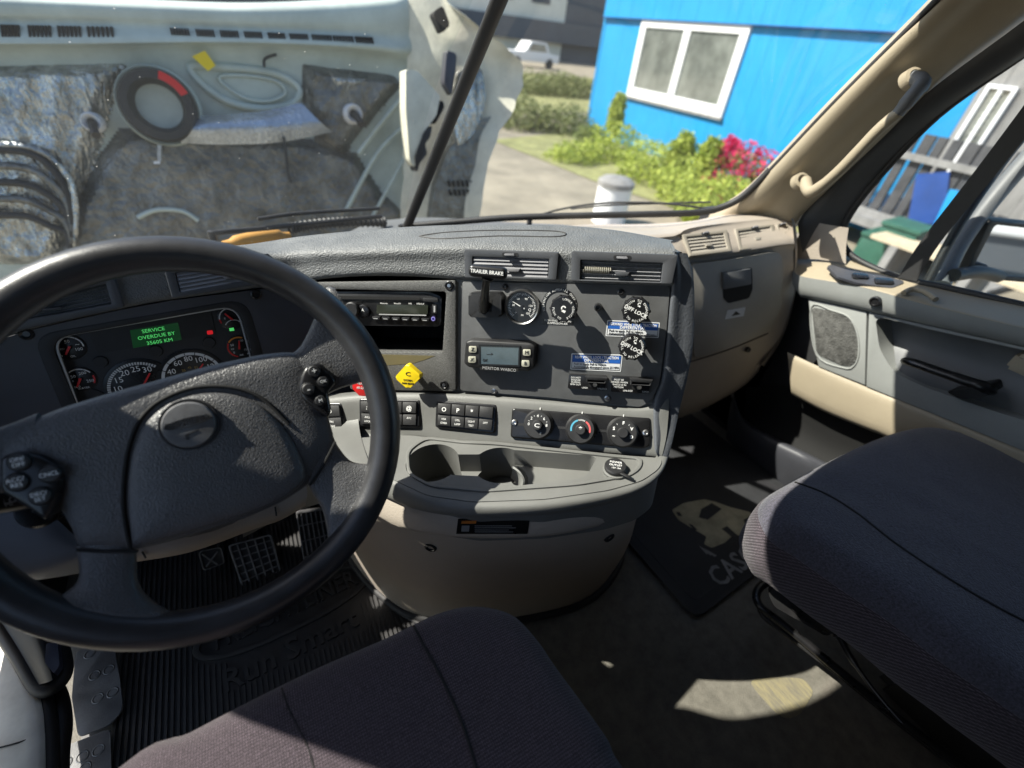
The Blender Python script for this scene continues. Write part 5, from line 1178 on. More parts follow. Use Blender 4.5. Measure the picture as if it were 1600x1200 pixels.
prr = [(ku2+.0275*math.sin(R(-105+i*10)), kv2-.0275*math.cos(R(-105+i*10))) for i in range(22)]+[(ku2+.0215*math.sin(R(105-i*10)), kv2-.0215*math.cos(R(105-i*10))) for i in range(22)]
plate('arc_base', CP, prr, HP, HP+.0006, BLK, sl_); arctext('arc_text', CP, ku2, kv2, .0245, .0046, 'SUSPENSION AUTOFILL OVER 5 MPH', WHT, sl_, 0, HP+.0007, step=.70)
plx('lower_base', CP, [(848, 499), (897, 500), (896, 508), (847, 507)], HP, HP+.0006, BLK, sl_, r=.001)
tpx('lower_text', CP, 872, 501.5, .0042, 'PUSH KNOB TO DUMP', WHT, sl_, HP+.0007); tpx('lower_text', CP, 871, 505.5, .0042, 'SUSPENSION AIR', WHT, sl_, HP+.0007)
def sticker(q, title, lab):
    t = thing('info_sticker', lab, 'sticker', CP.p(*q[3]), 'blue and white stickers on the accessory panel')
    O = [CP.uv(x, y, HP) for x, y in q]; B = lambda s, v: tuple(Vector(O[0])*(1-s)*(1-v)+Vector(O[1])*s*(1-v)+Vector(O[2])*s*v+Vector(O[3])*(1-s)*v)
    plate('base', CP, rnd(O, .0015), HP, HP+.0005, STK, t)
    plate('blue_header', CP, [B(.03, .10), B(.97, .10), B(.97, .52), B(.03, .52)], HP+.0004, HP+.0008, BLU, t)
    ex = Vector(O[1])-Vector(O[0]); G = CP.at(*O[0], 0, math.atan2(ex.y, ex.x)); Wd = ex.length; Hh = (Vector(O[3])-Vector(O[0])).length
    text('title', G, Wd/2, Hh*.22, .0060, title, WHT, t, HP+.0009, sx=Wd*.92/(len(title)*.0060*.61), bold=.0001); text('title', G, Wd/2, Hh*.41, .0060, 'DIFFERENTIAL', WHT, t, HP+.0009, bold=.0001)
    text('body_text', G, Wd*.05, Hh*.64, .0052, 'Push to apply. Pull to release.', MBLK, t, HP+.0006, 'LEFT', sx=.82); text('body_text', G, Wd*.05, Hh*.82, .0052, 'Automatically disengaged above 25 MPH.', MBLK, t, HP+.0006, 'LEFT', sx=.82)
    ring('border', CP, [B(.02, .06), B(.98, .06), B(.98, .94), B(.02, .94)], [B(.028, .10), B(.972, .10), B(.972, .90), B(.028, .90)], HP+.0004, HP+.0007, MBLK, t)
sticker([(949, 500), (1031, 504), (1029, 528), (946, 525)], 'FORWARD WHEEL LOCK / TRACTION', 'upper blue and white sticker between the two differential lock knobs')
sticker([(893, 552), (973, 554), (970, 581), (891, 577)], 'REAR WHEEL LOCK / TRACTION', 'lower blue and white sticker above the guarded toggle switches')
# anti-lock monitor
mo = thing('display_monitor', 'small black monitor with a grey-blue screen and four pale keys', 'monitor', CP.p(780, 560))
MFo = [(727, 534), (735, 531), (830, 536), (837, 541), (835, 574), (826, 581), (732, 575), (724, 568)]
insetdome('case', CP, rnd([CP.uv(x, y, .022) for x, y in MFo], .004), [(0, HP), (0, .018), (.0015, .021), (.003, .022)], MBLK, mo)
plx('screen', CP, [(750, 540), (811, 542), (810, 571), (750, 569)], .020, .0226, LCD, mo, r=.001)
ring('screen_frame', CP, [CP.uv(x, y, .023) for x, y in [(748, 538), (813, 540), (812, 573), (748, 571)]], [CP.uv(x, y, .023) for x, y in [(750.5, 540.5), (810.5, 542.5), (809.5, 570.5), (750.5, 568.5)]], .0218, .0234, BLK, mo)
for (x, y, s) in ((738.5, 546, '\u2261'), (737.5, 562, 'X'), (823, 551, 'M'), (821, 568, 'B')):
    k_ = plx('key', CP, [(x-6, y-5), (x+6, y-4.6), (x+6, y+5), (x-6, y+4.6)], .021, .0238, BTN, mo, r=.002, bev=.0006); tpx('key_mark', CP, x, y, .008, {'\u2261': 'Z'}.get(s, s), MBLK, k_, .024)
plx('name_strip', CP, [(750, 573), (810, 575.5), (810, 580.5), (750, 578)], .020, .0226, VOID, mo); tpx('name_text', CP, 780, 576.8, .0068, 'MERITOR WABCO', DIM, mo, .0228)
text('screen_text', CP, *CP.uv(765, 553, .0228), .007, '--->', MBLK, mo, .0228); text('screen_text', CP, *CP.uv(758, 563, .0228), .006, 'OK', MBLK, mo, .0228)
# guarded toggles
def toggle(q, lines, la, lb_, lab):
    t = thing('toggle_switch', lab, 'toggle switch', CP.p(*q[3]), 'guarded toggle switches')
    O = [CP.uv(x, y, .01) for x, y in q]; B = lambda s, v: tuple(Vector(O[0])*(1-s)*(1-v)+Vector(O[1])*s*(1-v)+Vector(O[2])*s*v+Vector(O[3])*(1-s)*v)
    plate('base', CP, rnd(O, .0015), HP, .010, BLK, t, bev=.001)
    ex = Vector(O[1])-Vector(O[0]); G = CP.at(*O[0], 0, math.atan2(ex.y, ex.x)); Wd = ex.length; Hh = (Vector(O[3])-Vector(O[0])).length
    for i, s in enumerate(lines): text('legend', G, Wd*.19, Hh*(.2+.16*i), .0038, s, WHT, t, .0102)
    text('legend', G, Wd*.44, Hh*.88, .0036, la, WHT, t, .0102); text('legend', G, Wd*.90, Hh*.88, .0036, lb_, WHT, t, .0102)
    ring('guard', CP, [B(.48, -.05), B(1.0, -.02), B(1.0, .3), B(.48, .3)], [B(.52, .04), B(.96, .06), B(.96, .26), B(.52, .26)], .009, .026, MBLK, t, bev=.001)
    plate('guard_hood', CP, [B(.44, -.12), B(1.02, -.08), B(1.0, .12), B(.5, .10)], .020, .0265, MBLK, t, bev=.001)
    plate('well', CP, [B(.55, .28), B(.85, .30), B(.84, .80), B(.55, .78)], .0098, .0106, VOID, t)
    tube('toggle_lever', [CP.w(*B(.70, .62), .010), CP.w(*B(.71, .52), .020), CP.w(*B(.72, .42), .026)], [.0022, .0026, .0032], CHR, t, seg=10)
toggle([(889, 585), (948, 588), (945, 610), (887, 607)], ['DO NOT', 'ENGAGE', 'DURING', 'SPIN OUT'], 'LOCK', 'UNLOCK', 'left guarded toggle switch under the lower sticker, lettered about spin out')
toggle([(956, 588), (1017, 591), (1013, 615), (954, 612)], ['MUST BE', 'LOCKED WHEN', 'VEHICLE IS IN', 'MOTION'], 'UNLOCK', 'LOCK', 'right guarded toggle switch, lettered about locking before motion')

# ------------------------------------------------------------------ switch banks and climate panel
def bank(q, cols_, lab, icons, words):
    t = thing('switch_bank', lab, 'switch bank', SH.p(*q[3]), 'rocker switch banks')
    O = [SH.uv(x, y, .006) for x, y in q]; B = lambda s, v: tuple(Vector(O[0])*(1-s)*(1-v)+Vector(O[1])*s*(1-v)+Vector(O[2])*s*v+Vector(O[3])*(1-s)*v)
    insetdome('frame', SH, rnd(O, .006, 5), [(0, -.004), (0, .003), (.0015, .0048), (.003, .005)], BLK, t)
    for i in range(cols_):
        s0, s1_ = .045+.91*i/cols_, .045+.91*(i+1)/cols_; g_ = .006
        r_ = plate('rocker_switch', SH, [B(s0+g_, .10), B(s1_-g_, .10), B(s1_-g_, .49), B(s0+g_, .47)], .004, .0105, MBLK, t, bev=.0016)
        plate('rocker_lower', SH, [B(s0+g_, .53), B(s1_-g_, .53), B(s1_-g_, .90), B(s0+g_, .90)], .004, .0085, MBLK, r_, bev=.0014)
        if icons[i]: text('icon', SH, *B((s0+s1_)/2, .32), .0105, icons[i], WHT, r_, .0108, bold=.0001)
        for k2, wd in enumerate(words[i]): text('legend', SH, *B((s0+s1_)/2, .66+.14*k2), .0048, wd, WHT, r_, .0088, sx=.9)
    return t
bank([(681, 625), (777, 632), (773, 678), (679, 668)], 4, 'bank of four rocker switches left of the climate controls', ['O', 'P', '*', ''], [['HSA', 'OVRD'], ['UTIL', 'LAMP'], ['LIGHT', 'TEST'], ['OPT']])
bank([(560, 622), (657, 624), (655, 669), (561, 667)], 4, 'bank of rocker switches crossed by the right of the wheel rim', [':', '', '', '@'], [['AXLE', 'LOCK'], ['SUSP'], ['CRUISE'], ['ATC']])
bank([(470, 628), (534, 629), (539, 672), (474, 682)], 2, 'narrow switch bank tucked behind the steering wheel hub', ['', 'D'], [['FOG'], ['ENG', 'BRAKE']])
hv = thing('climate_panel', 'black climate control panel with three round dials under the accessory panel', 'climate control', SH.p(905, 690))
insetdome('fascia', SH, rnd([SH.uv(x, y, .005) for x, y in [(800, 637), (1018, 653), (1016, 698), (1004, 701), (797, 684)]], .006, 5), [(0, -.004), (0, .003), (.0015, .0045), (.003, .005)], BLK, hv)
plx('centre_groove', SH, [(798, 660), (1014, 677), (1014, 681), (798, 664)], .004, .0056, MBLK, hv)
def dial(x, y, marks):
    hk = .020; u_, v_ = SH.uv(x, y, hk); k_ = lathe('dial', SH, u_, v_, [(.0245, .004), (.0245, .010), (.0225, .012), (.0222, hk-.002), (.0210, hk), (.0085, hk), (.0080, hk+.007), (.007, hk+.008), (0, hk+.008)], MBLK, hv, seg=44)
    plate('pointer', SH, rect(u_-.0006, v_-.028, u_+.0006, v_-.0245), .0052, .0058, WHT, hv); return k_, u_, v_, hk
k1, u1, v1_, hk = dial(840, 664, None)
for s, a in (('0', -90), ('2', -48), ('4', -4), ('6', 42), ('8', 88)): text('mark', SH, u1+.0145*math.sin(R(a)), v1_-.0145*math.cos(R(a)), .0066, s, WHT, k1, hk+.0002)
for a in (-70, -25, 18, 66): plate('tick', SH.at(u1+.0155*math.sin(R(a)), v1_-.0155*math.cos(R(a)), 0, R(a)), rect(-.0003, -.001, .0003, .001), hk, hk+.0004, WHT, k1)
text('mark', SH, u1, v1_+.0005, .009, 'C', WHT, k1, hk+.0082, sx=1.5); text('mark', SH, u1+.006, v1_+.0125, .005, '#', WHT, k1, hk+.0002)
k2_, u2, v2_, hk = dial(907, 671, None)
arc(SH, u2, v2_, .0135, .0162, -105, -20, hk+.0004, CYN, k2_); arc(SH, u2, v2_, .0135, .0162, 30, 105, hk+.0004, mat('warm_red_mark', (.60, .10, .10), .5), k2_)
for a in (-14, -7, 0, 7, 14, 21): arc(SH, u2, v2_, .0138, .0162, a-1.3, a+1.3, hk+.0004, WHT, k2_, 1)
text('mark', SH, u2, v2_, .011, '*', WHT, k2_, hk+.0082, bold=.0004)
k3, u3, v3_, hk = dial(973, 676, None)
for s, a in (('~', -115), ('S', -70), ('F', 0), ('V', 62), ('D', 112)): text('mark', SH, u3+.0148*math.sin(R(a)), v3_-.0148*math.cos(R(a)), .0070, s, WHT, k3, hk+.0002, bold=.0002)
for a in (-38, 34): plate('tick', SH.at(u3+.0155*math.sin(R(a)), v3_-.0155*math.cos(R(a)), 0, R(a)), rect(-.0003, -.001, .0003, .001), hk, hk+.0004, WHT, k3)
for (x, y) in ((804, 660), (1009, 676)):
    u_, v_ = SH.uv(x, y, .006); lathe('screw', SH, u_, v_, [(.0052, .004), (.0048, .007), (.003, .0075), (.002, .006), (0, .006)], CHR, hv, seg=14)
po_ = thing('power_outlet', 'round black power outlet cap with white lettering and a strap in the tray corner', 'power outlet', TR.p(960, 735))
u_, v_ = TR.uv(962, 727, .012)
lathe('socket_ring', TR, u_, v_, [(.019, .0), (.019, .004), (.016, .005)], GREY, po_, seg=30); lathe('cap', TR, u_, v_, [(.0155, .002), (.0165, .006), (.0165, .010), (.015, .012), (0, .012)], MBLK, po_, seg=30)
OF = TR.at(u_, v_, 0, R(2)); text('cap_text', OF, 0, -.006, .0052, 'POWER', WHT, po_, .0122); text('cap_text', OF, 0, .0, .0052, 'OUTLET', WHT, po_, .0122); text('cap_text', OF, .001, .006, .0040, '12V 15A', WHT, po_, .0122)
tube('strap', [TR.p(968, 738, .010), TR.p(982, 745, .008), TR.p(990, 750, .003)], .0028, MBLK, po_, flat=.5)
# ------------------------------------------------------------------ instrument cluster
clu = thing('instrument_cluster', 'dark instrument cluster with white scales, red needles and a lit green message', 'instrument cluster', CL.p(240, 600))
HC = -.022
cq = [(50, 524), (385, 466), (440, 650), (118, 690)]
ring('inner_bezel', CL, rnd([CL.uv(x, y) for x, y in cq], [.028, .032, .01, .01], 6), rnd([CL.uv(x, y) for x, y in [(76, 530), (372, 476), (420, 650), (140, 680)]], [.026, .030, .01, .01], 6), -.024, .001, MBLK, clu, bev=.001, hin=-.026)
tube('bezel_bead', [CL.w(*p, -.004) for p in rnd([CL.uv(x, y, -.004) for x, y in [(82, 527), (370, 477), (418, 655), (140, 684)]], [.024, .028, .01, .01], 6)], .0019, mat('silver_bead', (.42, .43, .44), .3, metal=.3), clu, seg=8, closed=True, lin=True)
plate('face', CL, rnd([CL.uv(x, y, HC) for x, y in [(50, 524), (395, 464), (450, 660), (110, 700)]], .02), HC-.005, HC, mat('cluster_face', (.026, .027, .031), .5, var=(20, .1)), clu)
def gpx(nm, px, mt, h, par=clu, r=0, h0=None): return plx(nm, CL, px, HC if h0 is None else h0, h, mt, par, r=r)
gpx('message_window', [(138, 517), (329, 484), (337, 521), (153, 553)], MBLK, HC+.002, r=.001)
gpx('message_screen', [(203, 516), (278, 504), (284, 531), (208, 544)], LCDG, HC+.0026)
mu, mv = CL.uv(243, 525, HC+.0028); ex = Vector(CL.uv(284, 518, HC))-Vector(CL.uv(204, 531, HC)); MG = CL.at(mu, mv, 0, 0)
for k_, s in enumerate(('SERVICE', 'OVERDUE BY', '35605 KM')): text('message', MG, .000+.0015*k_, -.0098+.0098*k_, .0080, s, GTX, clu, HC+.003, sx=1.05)
gpx('warning_lamp', [(323, 517), (332, 516), (333, 522), (324, 523)], RTX, HC+.0026, r=.0015)
def gauge(x, y, rpx, a0, a1, nt, labels, na, cap=None, red=None, orange=None, lw=.0022, big=1, thick=True, name='gauge'):
    u, v = CL.uv(x, y, HC+.002); r_ = Vector(CL.uv(x+rpx, y, HC+.002)).x - u
    g_ = lathe(name, CL, u, v, [(r_*1.12, HC), (r_*1.12, HC+.002), (r_*1.05, HC+.0024), (0, HC+.0016)], BLK, clu, seg=40)
    if thick: arc(CL, u, v, r_*.90, r_*1.0, a0, a1, HC+.0028, DIM if False else mat_scale, g_, 36, 'scale_band')
    for i in range(nt+1):
        a = a0+(a1-a0)*i/nt; arc(CL, u, v, r_*(.86 if thick else .88), r_*(1.02 if thick else .98), a-.7, a+.7, HC+.0031, BLK if thick else WHT, g_, 1, 'scale_tick')
    if red: arc(CL, u, v, r_*.88, r_*1.02, red[0], red[1], HC+.0033, REDP, g_, 10, 'red_band')
    if orange: arc(CL, u, v, r_*.88, r_*1.02, orange[0], orange[1], HC+.0033, ORA, g_, 10, 'orange_band')
    for s, a, rr_, sz in labels: text('numeral', CL, u+r_*rr_*math.sin(R(a)), v-r_*rr_*math.cos(R(a)), sz, s, WHT, g_, HC+.0030)
    if cap: text('caption', CL, u, v+r_*.80, .0042, cap, WHT, g_, HC+.003)
    a = R(na); G = CL.at(u, v, HC+.006, a); L = r_*.66
    nd = plate('needle', G, [(-.0011, -L), (.0011, -L), (.0016, r_*.18), (-.0016, r_*.18)], 0, .0012, REDN, g_)
    lathe('needle_hub', CL, u, v, [(r_*.15, HC+.002), (r_*.14, HC+.0062), (0, HC+.0064)], MBLK, g_, seg=18)
    return g_, u, v, r_
mat_scale = mat('scale_grey', (.70, .71, .71), .5)
gauge(109, 543, 24, -135, 95, 8, [('50', 0, .55, .0066), ('100', 115, .62, .0066), ('PSI', -95, .5, .0042), ('~', 72, .62, .009)], 215, 'OIL', name='oil_pressure_gauge')
gauge(126, 593, 24, -135, 60, 6, [('150', -52, .60, .0062), ('200', 30, .62, .0062), ('250', 112, .66, .0062), ('100', 215, .72, .0054), ('F', -95, .5, .004)], 212, 'WATER', red=(78, 122), name='water_temperature_gauge')
g3 = gauge(222, 606, 53, -118, 42, 32, [('5', -104, .74, .012), ('10', -80, .70, .013), ('15', -52, .72, .013), ('20', -26, .74, .013), ('25', 2, .74, .013), ('30', 28, .74, .013)], 38, None, thick=True, name='tachometer')
g4 = gauge(303, 590, 49, -100, 75, 9, [('40', -58, .72, .0125), ('60', -27, .74, .0125), ('80', 2, .76, .0125), ('100', 32, .76, .0125), ('120', 66, .78, .0125), ('20', -92, .72, .012)], 42, None, name='speedometer')
for s, a in (('25', -62), ('35', -34), ('45', -4), ('55', 26), ('65', 56), ('15', -88)): text('inner_numeral', CL, g4[1]+g4[3]*.42*math.sin(R(a)), g4[2]-g4[3]*.42*math.cos(R(a)), .0056, s, AMB, g4[0], HC+.003)
g5 = gauge(361, 497, 19, -95, 75, 4, [('E', -85, .5, .0044), ('F', 85, .75, .0040)], -35, None, red=(-112, -88), name='fuel_gauge')
gpx('fuel_bar', [(358, 513), (365, 512), (366, 516.5), (359, 517.5)], GTX, HC+.0032)
arc(CL, g5[1]+.001, g5[2]+.017, .013, .0142, -60, 60, HC+.0032, mat_scale, g5[0], 12, 'def_arc')
gauge(374, 542, 19, 40, 150, 4, [('50', -62, .62, .0052), ('0', 230, .72, .0052), ('150', 125, .62, .0050), ('PSI', -100, .6, .0036), ('100', 25, .62, .0050)], 12, 'AIR', red=(-160, -58), orange=(-52, 28), name='air_pressure_gauge')
for (x, y) in ((158, 565), (244, 548), (327, 535)):
    u_, v_ = CL.uv(x, y, HC); lathe('blank_button', CL, u_, v_, [(.0095, HC), (.0085, HC+.004), (0, HC+.004)], MBLK, clu, seg=20)
u_, v_ = CL.uv(136, 638, HC); lathe('blank_dial', CL, u_, v_, [(.034, HC), (.033, HC+.002), (0, HC+.0015)], MBLK, clu, seg=30)
# ------------------------------------------------------------------ passenger side of the dash
pdash = thing('passenger_dash', 'beige-grey passenger dash with a glovebox door and its vents', 'dashboard', PD.p(1150, 600))
VF = PD.tilt(PD.p(1150, 394), R(42))
def vr(px, h): return [VF.p(x, y, h) for x, y in px]
def pr(px, h): return [PD.p(x, y, h) for x, y in px]
shr_ = ([[aty(x, y, Y) for x, y, Y in [(930, 350, 1.12), (1010, 350, 1.02), (1090, 344, .92), (1135, 330, .86), (1180, 320, .84), (1232, 318, .80)]],
               vr([(960, 372), (1020, 364), (1090, 352), (1150, 344), (1200, 340), (1236, 342)], -.012),
               vr([(970, 392), (1030, 380), (1068, 364), (1145, 353), (1212, 346), (1238, 350)], -.002),
               pr([(990, 408), (1040, 400), (1080, 398), (1148, 391), (1215, 380), (1241, 378)], .0),
               pr([(990, 420), (1040, 412), (1078, 409), (1148, 402), (1218, 392), (1243, 392)], -.012),
               pr([(990, 480), (1040, 475), (1080, 478), (1150, 470), (1222, 460), (1239, 462)], -.006),
               pr([(990, 560), (1040, 560), (1082, 562), (1140, 545), (1196, 524), (1222, 520)], -.006),
               pr([(990, 640), (1040, 642), (1075, 636), (1120, 618), (1166, 592), (1190, 570)], -.03),
               pr([(990, 660), (1040, 656), (1075, 648), (1120, 628), (1164, 602), (1186, 580)], -.09)])
for r_ in shr_[1:]: r_[0] = r_[1] - PD.e*.42 + Vector((0, .03, -.004))
loft('shell', shr_, TAU, pdash, ku=4, kv=4)
loft('right_return', [pr([(1236, 340), (1238, 350), (1241, 378), (1243, 392), (1239, 462), (1222, 520), (1190, 570)], -.008), pr([(1240, 342), (1243, 352), (1246, 378), (1247, 392), (1243, 462), (1226, 522), (1194, 573)], -.05), pr([(1240, 342), (1243, 352), (1246, 378), (1247, 392), (1243, 462), (1226, 522), (1194, 573)], -.2)], TAU, pdash, ku=4, kv=2)
gbx = plx('glovebox_door', PD, [(1079, 413), (1140, 406), (1206, 394), (1221, 396), (1224, 420), (1221, 480), (1204, 517), (1150, 540), (1086, 560)], -.010, .004, mat('glovebox_taupe', (.36, .335, .29), .5, bump=('leather', 420, .25), var=(6, .1)), pdash, r=.012, bev=.004)
pocket('latch_recess', PD, rnd([PD.uv(x, y, .0045) for x, y in [(1129, 425), (1175, 418), (1176, 452), (1170, 466), (1138, 474), (1130, 466)]], .006), .0048, .0046, VOID, gbx)
plx('latch_paddle', PD, [(1131, 426), (1174, 420), (1174, 444), (1132, 452)], .004, .011, DOORL, gbx, r=.002, bev=.002)
plx('white_sticker', PD, [(1137, 485), (1165, 480), (1162, 494), (1133, 499)], .004, .0048, STK, gbx); plx('sticker_mark', PD, [(1143, 494), (1150, 486), (1157, 491)], .0048, .0052, MBLK, gbx)
tube('lower_seam', pr([(1076, 566), (1110, 556), (1150, 542), (1200, 521)], .0), .0018, RUB, pdash, seg=6)
u_, v_ = PD.uv(1170, 547, 0); lathe('screw', PD, u_, v_, [(.008, -.006), (.007, .001), (.004, .0), (0, -.003)], MBLK, pdash, seg=14)
TT = (mat('vent_beige', (.30, .27, .22), .5), mat('slat_beige', (.34, .31, .26), .5))
vent(VF, (1066, 366), (1136, 358), (1144, 392), (1079, 400), [(1073, 370), (1131, 364), (1137, 388), (1081, 395)], 'beige air vent at the inboard end of the passenger dash', .006, 'closed', .5, 5, TT)
vent(VF, (1149, 357), (1209, 350), (1217, 382), (1156, 391), [(1154, 361), (1204, 354), (1211, 379), (1160, 386)], 'beige air vent in the middle of the passenger dash above the glovebox', .006, 'closed', .5, 5, TT)
vent(VF, (1214, 350), (1230, 348), (1238, 374), (1222, 378), [(1217, 353), (1229, 351), (1235, 371), (1222, 374)], 'small beige side vent at the door end of the passenger dash', .006, 'open', .5, 4, TT)
# ------------------------------------------------------------------ steering wheel
th_, ph_ = R(36.87), R(-.65)
SN = Vector((math.sin(ph_)*math.cos(th_), -math.cos(ph_)*math.cos(th_), math.sin(th_)))
se = Vector((0, 0, 1)).cross(SN); se = se if se.x > 0 else -se
WC = V(-.1054, .4666, -.3909)
SW = Frame(WC, se, -(SN.cross(se)) if (SN.cross(se)).z > 0 else SN.cross(se))
sw_ = thing('steering_wheel', 'black leather truck steering wheel with four spokes and a round horn emblem', 'steering wheel', WC)
RM = .2070
tube('rim', [SW.w(RM*math.cos(t), RM*math.sin(t), 0) for t in [i*2*math.pi/72 for i in range(72)]], .0190, RIM, sw_, seg=22, closed=True, lin=True)
hubo = [(-14, 692), (30, 664), (90, 638), (170, 614), (250, 592), (330, 570), (410, 553), (455, 549), (480, 556), (496, 585), (510, 640), (524, 690), (505, 728), (484, 757), (440, 786), (380, 812), (300, 838), (216, 860), (168, 861), (119, 858), (112, 830), (88, 790), (60, 765), (20, 770), (-20, 762)]
ho = rnd([SW.uv(x, y, -.010) for x, y in hubo], .01, 2)
insetdome('hub_cover', SW, ho, [(.004, -.055), (.0, -.03), (.0, -.014), (.002, -.009), (.006, -.006), (.014, -.003), (.030, .0)], LEA, sw_, s0=.003, nr=8)
pado = [(205, 853), (198, 800), (198, 750), (206, 700), (224, 660), (255, 632), (305, 613), (360, 613), (405, 630), (445, 668), (470, 712), (481, 750), (450, 776), (400, 800), (330, 822), (270, 840), (222, 853)]
po2 = rnd([SW.uv(x, y, .004) for x, y in pado], .02, 3)
insetdome('airbag_pad', SW, po2, [(.0, -.006), (.0, .0), (.0012, .003), (.004, .0055), (.010, .0075), (.022, .0095), (.045, .011)], LEA, sw_, s0=.002, nr=8)
tube('pad_groove', [SW.w(a, b, .0008) for a, b in [(Vector(p)-(Vector(p)-Vector(SW.uv(330, 740, .0)))*-.018) for p in [SW.uv(x, y, .001) for x, y in [(206, 856), (196, 800), (196, 750), (204, 698), (222, 656), (254, 627), (305, 608), (362, 608), (408, 625), (449, 664)]]]], .0022, VOID, sw_, seg=8)
hu, hv_ = SW.uv(295, 664, .016)
hr = (SW.uv(342, 664, .016)[0]-hu)
lathe('horn_ring', SW, hu, hv_, [(hr*1.08, .006), (hr*1.04, .0135), (hr*.98, .0135), (hr*.95, .010)], RIM, sw_, seg=48)
hb_ = lathe('horn_button', SW, hu, hv_, [(hr*.96, .008), (hr*.94, .0145), (hr*.88, .0165), (hr*.6, .0172), (0, .0175)], mat('horn_button_plastic', (.115, .115, .118), .42, var=(40, .4), bump=('noise', 800, .2)), sw_, seg=48)
ex = Vector(SW.uv(334, 653, .018))-Vector(SW.uv(257, 673, .018)); HF2 = SW.at(hu, hv_-.003, 0, math.atan2(ex.y, ex.x))
ovr = [(hr*.82*math.cos(t), hr*.19*math.sin(t)) for t in [i*2*math.pi/40 for i in range(40)]]
ring('emblem_border', HF2, ovr, [(a*.95, b*.85) for a, b in ovr], .0168, .0182, MBLK, hb_)
text('emblem_text', HF2, 0, 0, .0100, 'FREIGHTLINER', MBLK, hb_, .0170, sx=.62, th=.0006)
plate('horn_symbol', HF2, [(-.006, .012), (.006, .010), (.006, .0115), (-.003, .0135), (-.004, .018), (-.006, .018)], .0172, .0179, MBLK, hb_)
def spoke(nm, st, mt=LEA):
    """st: (px of one edge, px of other edge, height, half thickness)"""
    bm = bmesh.new(); rows = []; n_ = 16
    C = [(SW.w(*SW.uv(*a, h), h), SW.w(*SW.uv(*b, h), h), th) for a, b, h, th in st]
    A1 = spline([c[0] for c in C], 5); B1 = spline([c[1] for c in C], 5); T1 = spline([Vector((c[2], 0, 0)) for c in C], 5)
    for a, b, th in zip(A1, B1, T1):
        c = (a+b)/2; hx = (b-a)/2
        rows.append([bm.verts.new(c+hx*math.copysign(abs(math.cos(q))**.7, math.cos(q))+SW.n*th.x*math.copysign(abs(math.sin(q))**.8, math.sin(q))) for q in [i*2*math.pi/n_ for i in range(n_)]])
    for a, b in zip(rows, rows[1:]):
        for j in range(n_): bm.faces.new([a[j], a[(j+1) % n_], b[(j+1) % n_], b[j]])
    bm.faces.new(rows[0]); bm.faces.new(list(reversed(rows[-1])))
    return fin(nm, bm, mt, sw_, ang=60)
spoke('spoke', [((440, 560), (480, 640), -.014, .010), ((470, 540), (520, 612), -.014, .010), ((498, 480), (556, 600), -.010, .011), ((510, 450), (592, 590), -.004, .010), ((522, 450), (608, 600), 0, .006)])
spoke('spoke', [((60, 645), (70, 760), -.014, .010), ((0, 668), (0, 770), -.014, .010), ((-60, 680), (-60, 780), -.008, .010), ((-120, 690), (-120, 790), 0, .008)])
spoke('spoke', [((212, 845), (119, 850), -.014, .009), ((214, 870), (122, 868), -.014, .009), ((218, 915), (122, 905), -.010, .010), ((250, 948), (98, 928), -.005, .010), ((290, 968), (60, 940), 0, .008), ((300, 985), (60, 960), 0, .005)])
spoke('spoke', [((520, 680), (478, 752), -.014, .009), ((530, 700), (486, 768), -.014, .009), ((552, 722), (505, 800), -.010, .010), ((590, 722), (512, 845), -.005, .010), ((606, 700), (500, 880), 0, .008), ((618, 700), (510, 895), 0, .005)])
for (a, b) in ((((119, 859), (160, 862)), ((160, 862), (216, 861))), (((524, 690), (505, 726)), ((505, 726), (484, 758)))):
    tube('spoke_joint', [SW.w(*SW.uv(*p, -.004), -.004) for p in (a[0], a[1], b[1])], .0015, VOID, sw_, seg=6)
# button pods
def pod(px, nm='button_pod'): return insetdome(nm, SW, rnd([SW.uv(x, y, .004) for x, y in px], .006, 4), [(0, -.02), (0, .004), (.0015, .0065), (.004, .0075)], BLK, sw_)
lp = pod([(2, 712), (30, 706), (62, 710), (88, 724), (101, 746), (96, 770), (84, 796), (73, 814), (40, 790), (2, 768)])
rp_ = pod([(478, 572), (500, 566), (514, 580), (527, 596), (512, 612), (518, 640), (514, 654), (492, 640), (472, 624), (466, 606), (470, 588)])
def wbtn(x, y, words, par, r_=.0086, sz=.0056):
    u_, v_ = SW.uv(x, y, .011); b_ = lathe('round_button', SW, u_, v_, [(r_*1.15, .0072), (r_*1.08, .0082), (r_*1.0, .0076), (r_*.96, .0096), (r_*.8, .0108), (0, .0112)], MBLK, par, seg=26)
    for i, s in enumerate(words): text('button_text', SW, u_, v_+(i-(len(words)-1)/2)*.0052, sz, s, WHT, b_, .0114)
wbtn(28, 722, ['ON/', 'OFF'], lp); wbtn(77, 741, ['CNCL'], lp); wbtn(25, 754, ['ACC/', 'RES'], lp); wbtn(62, 776, ['DEC/', 'SET'], lp)
wbtn(491, 580, ['+'], rp_, .0075, .011); wbtn(482, 608, ['-'], rp_, .0075, .013); wbtn(505, 596, ['OK'], rp_, .0068, .005); wbtn(501, 626, ['M'], rp_, .0068, .006)
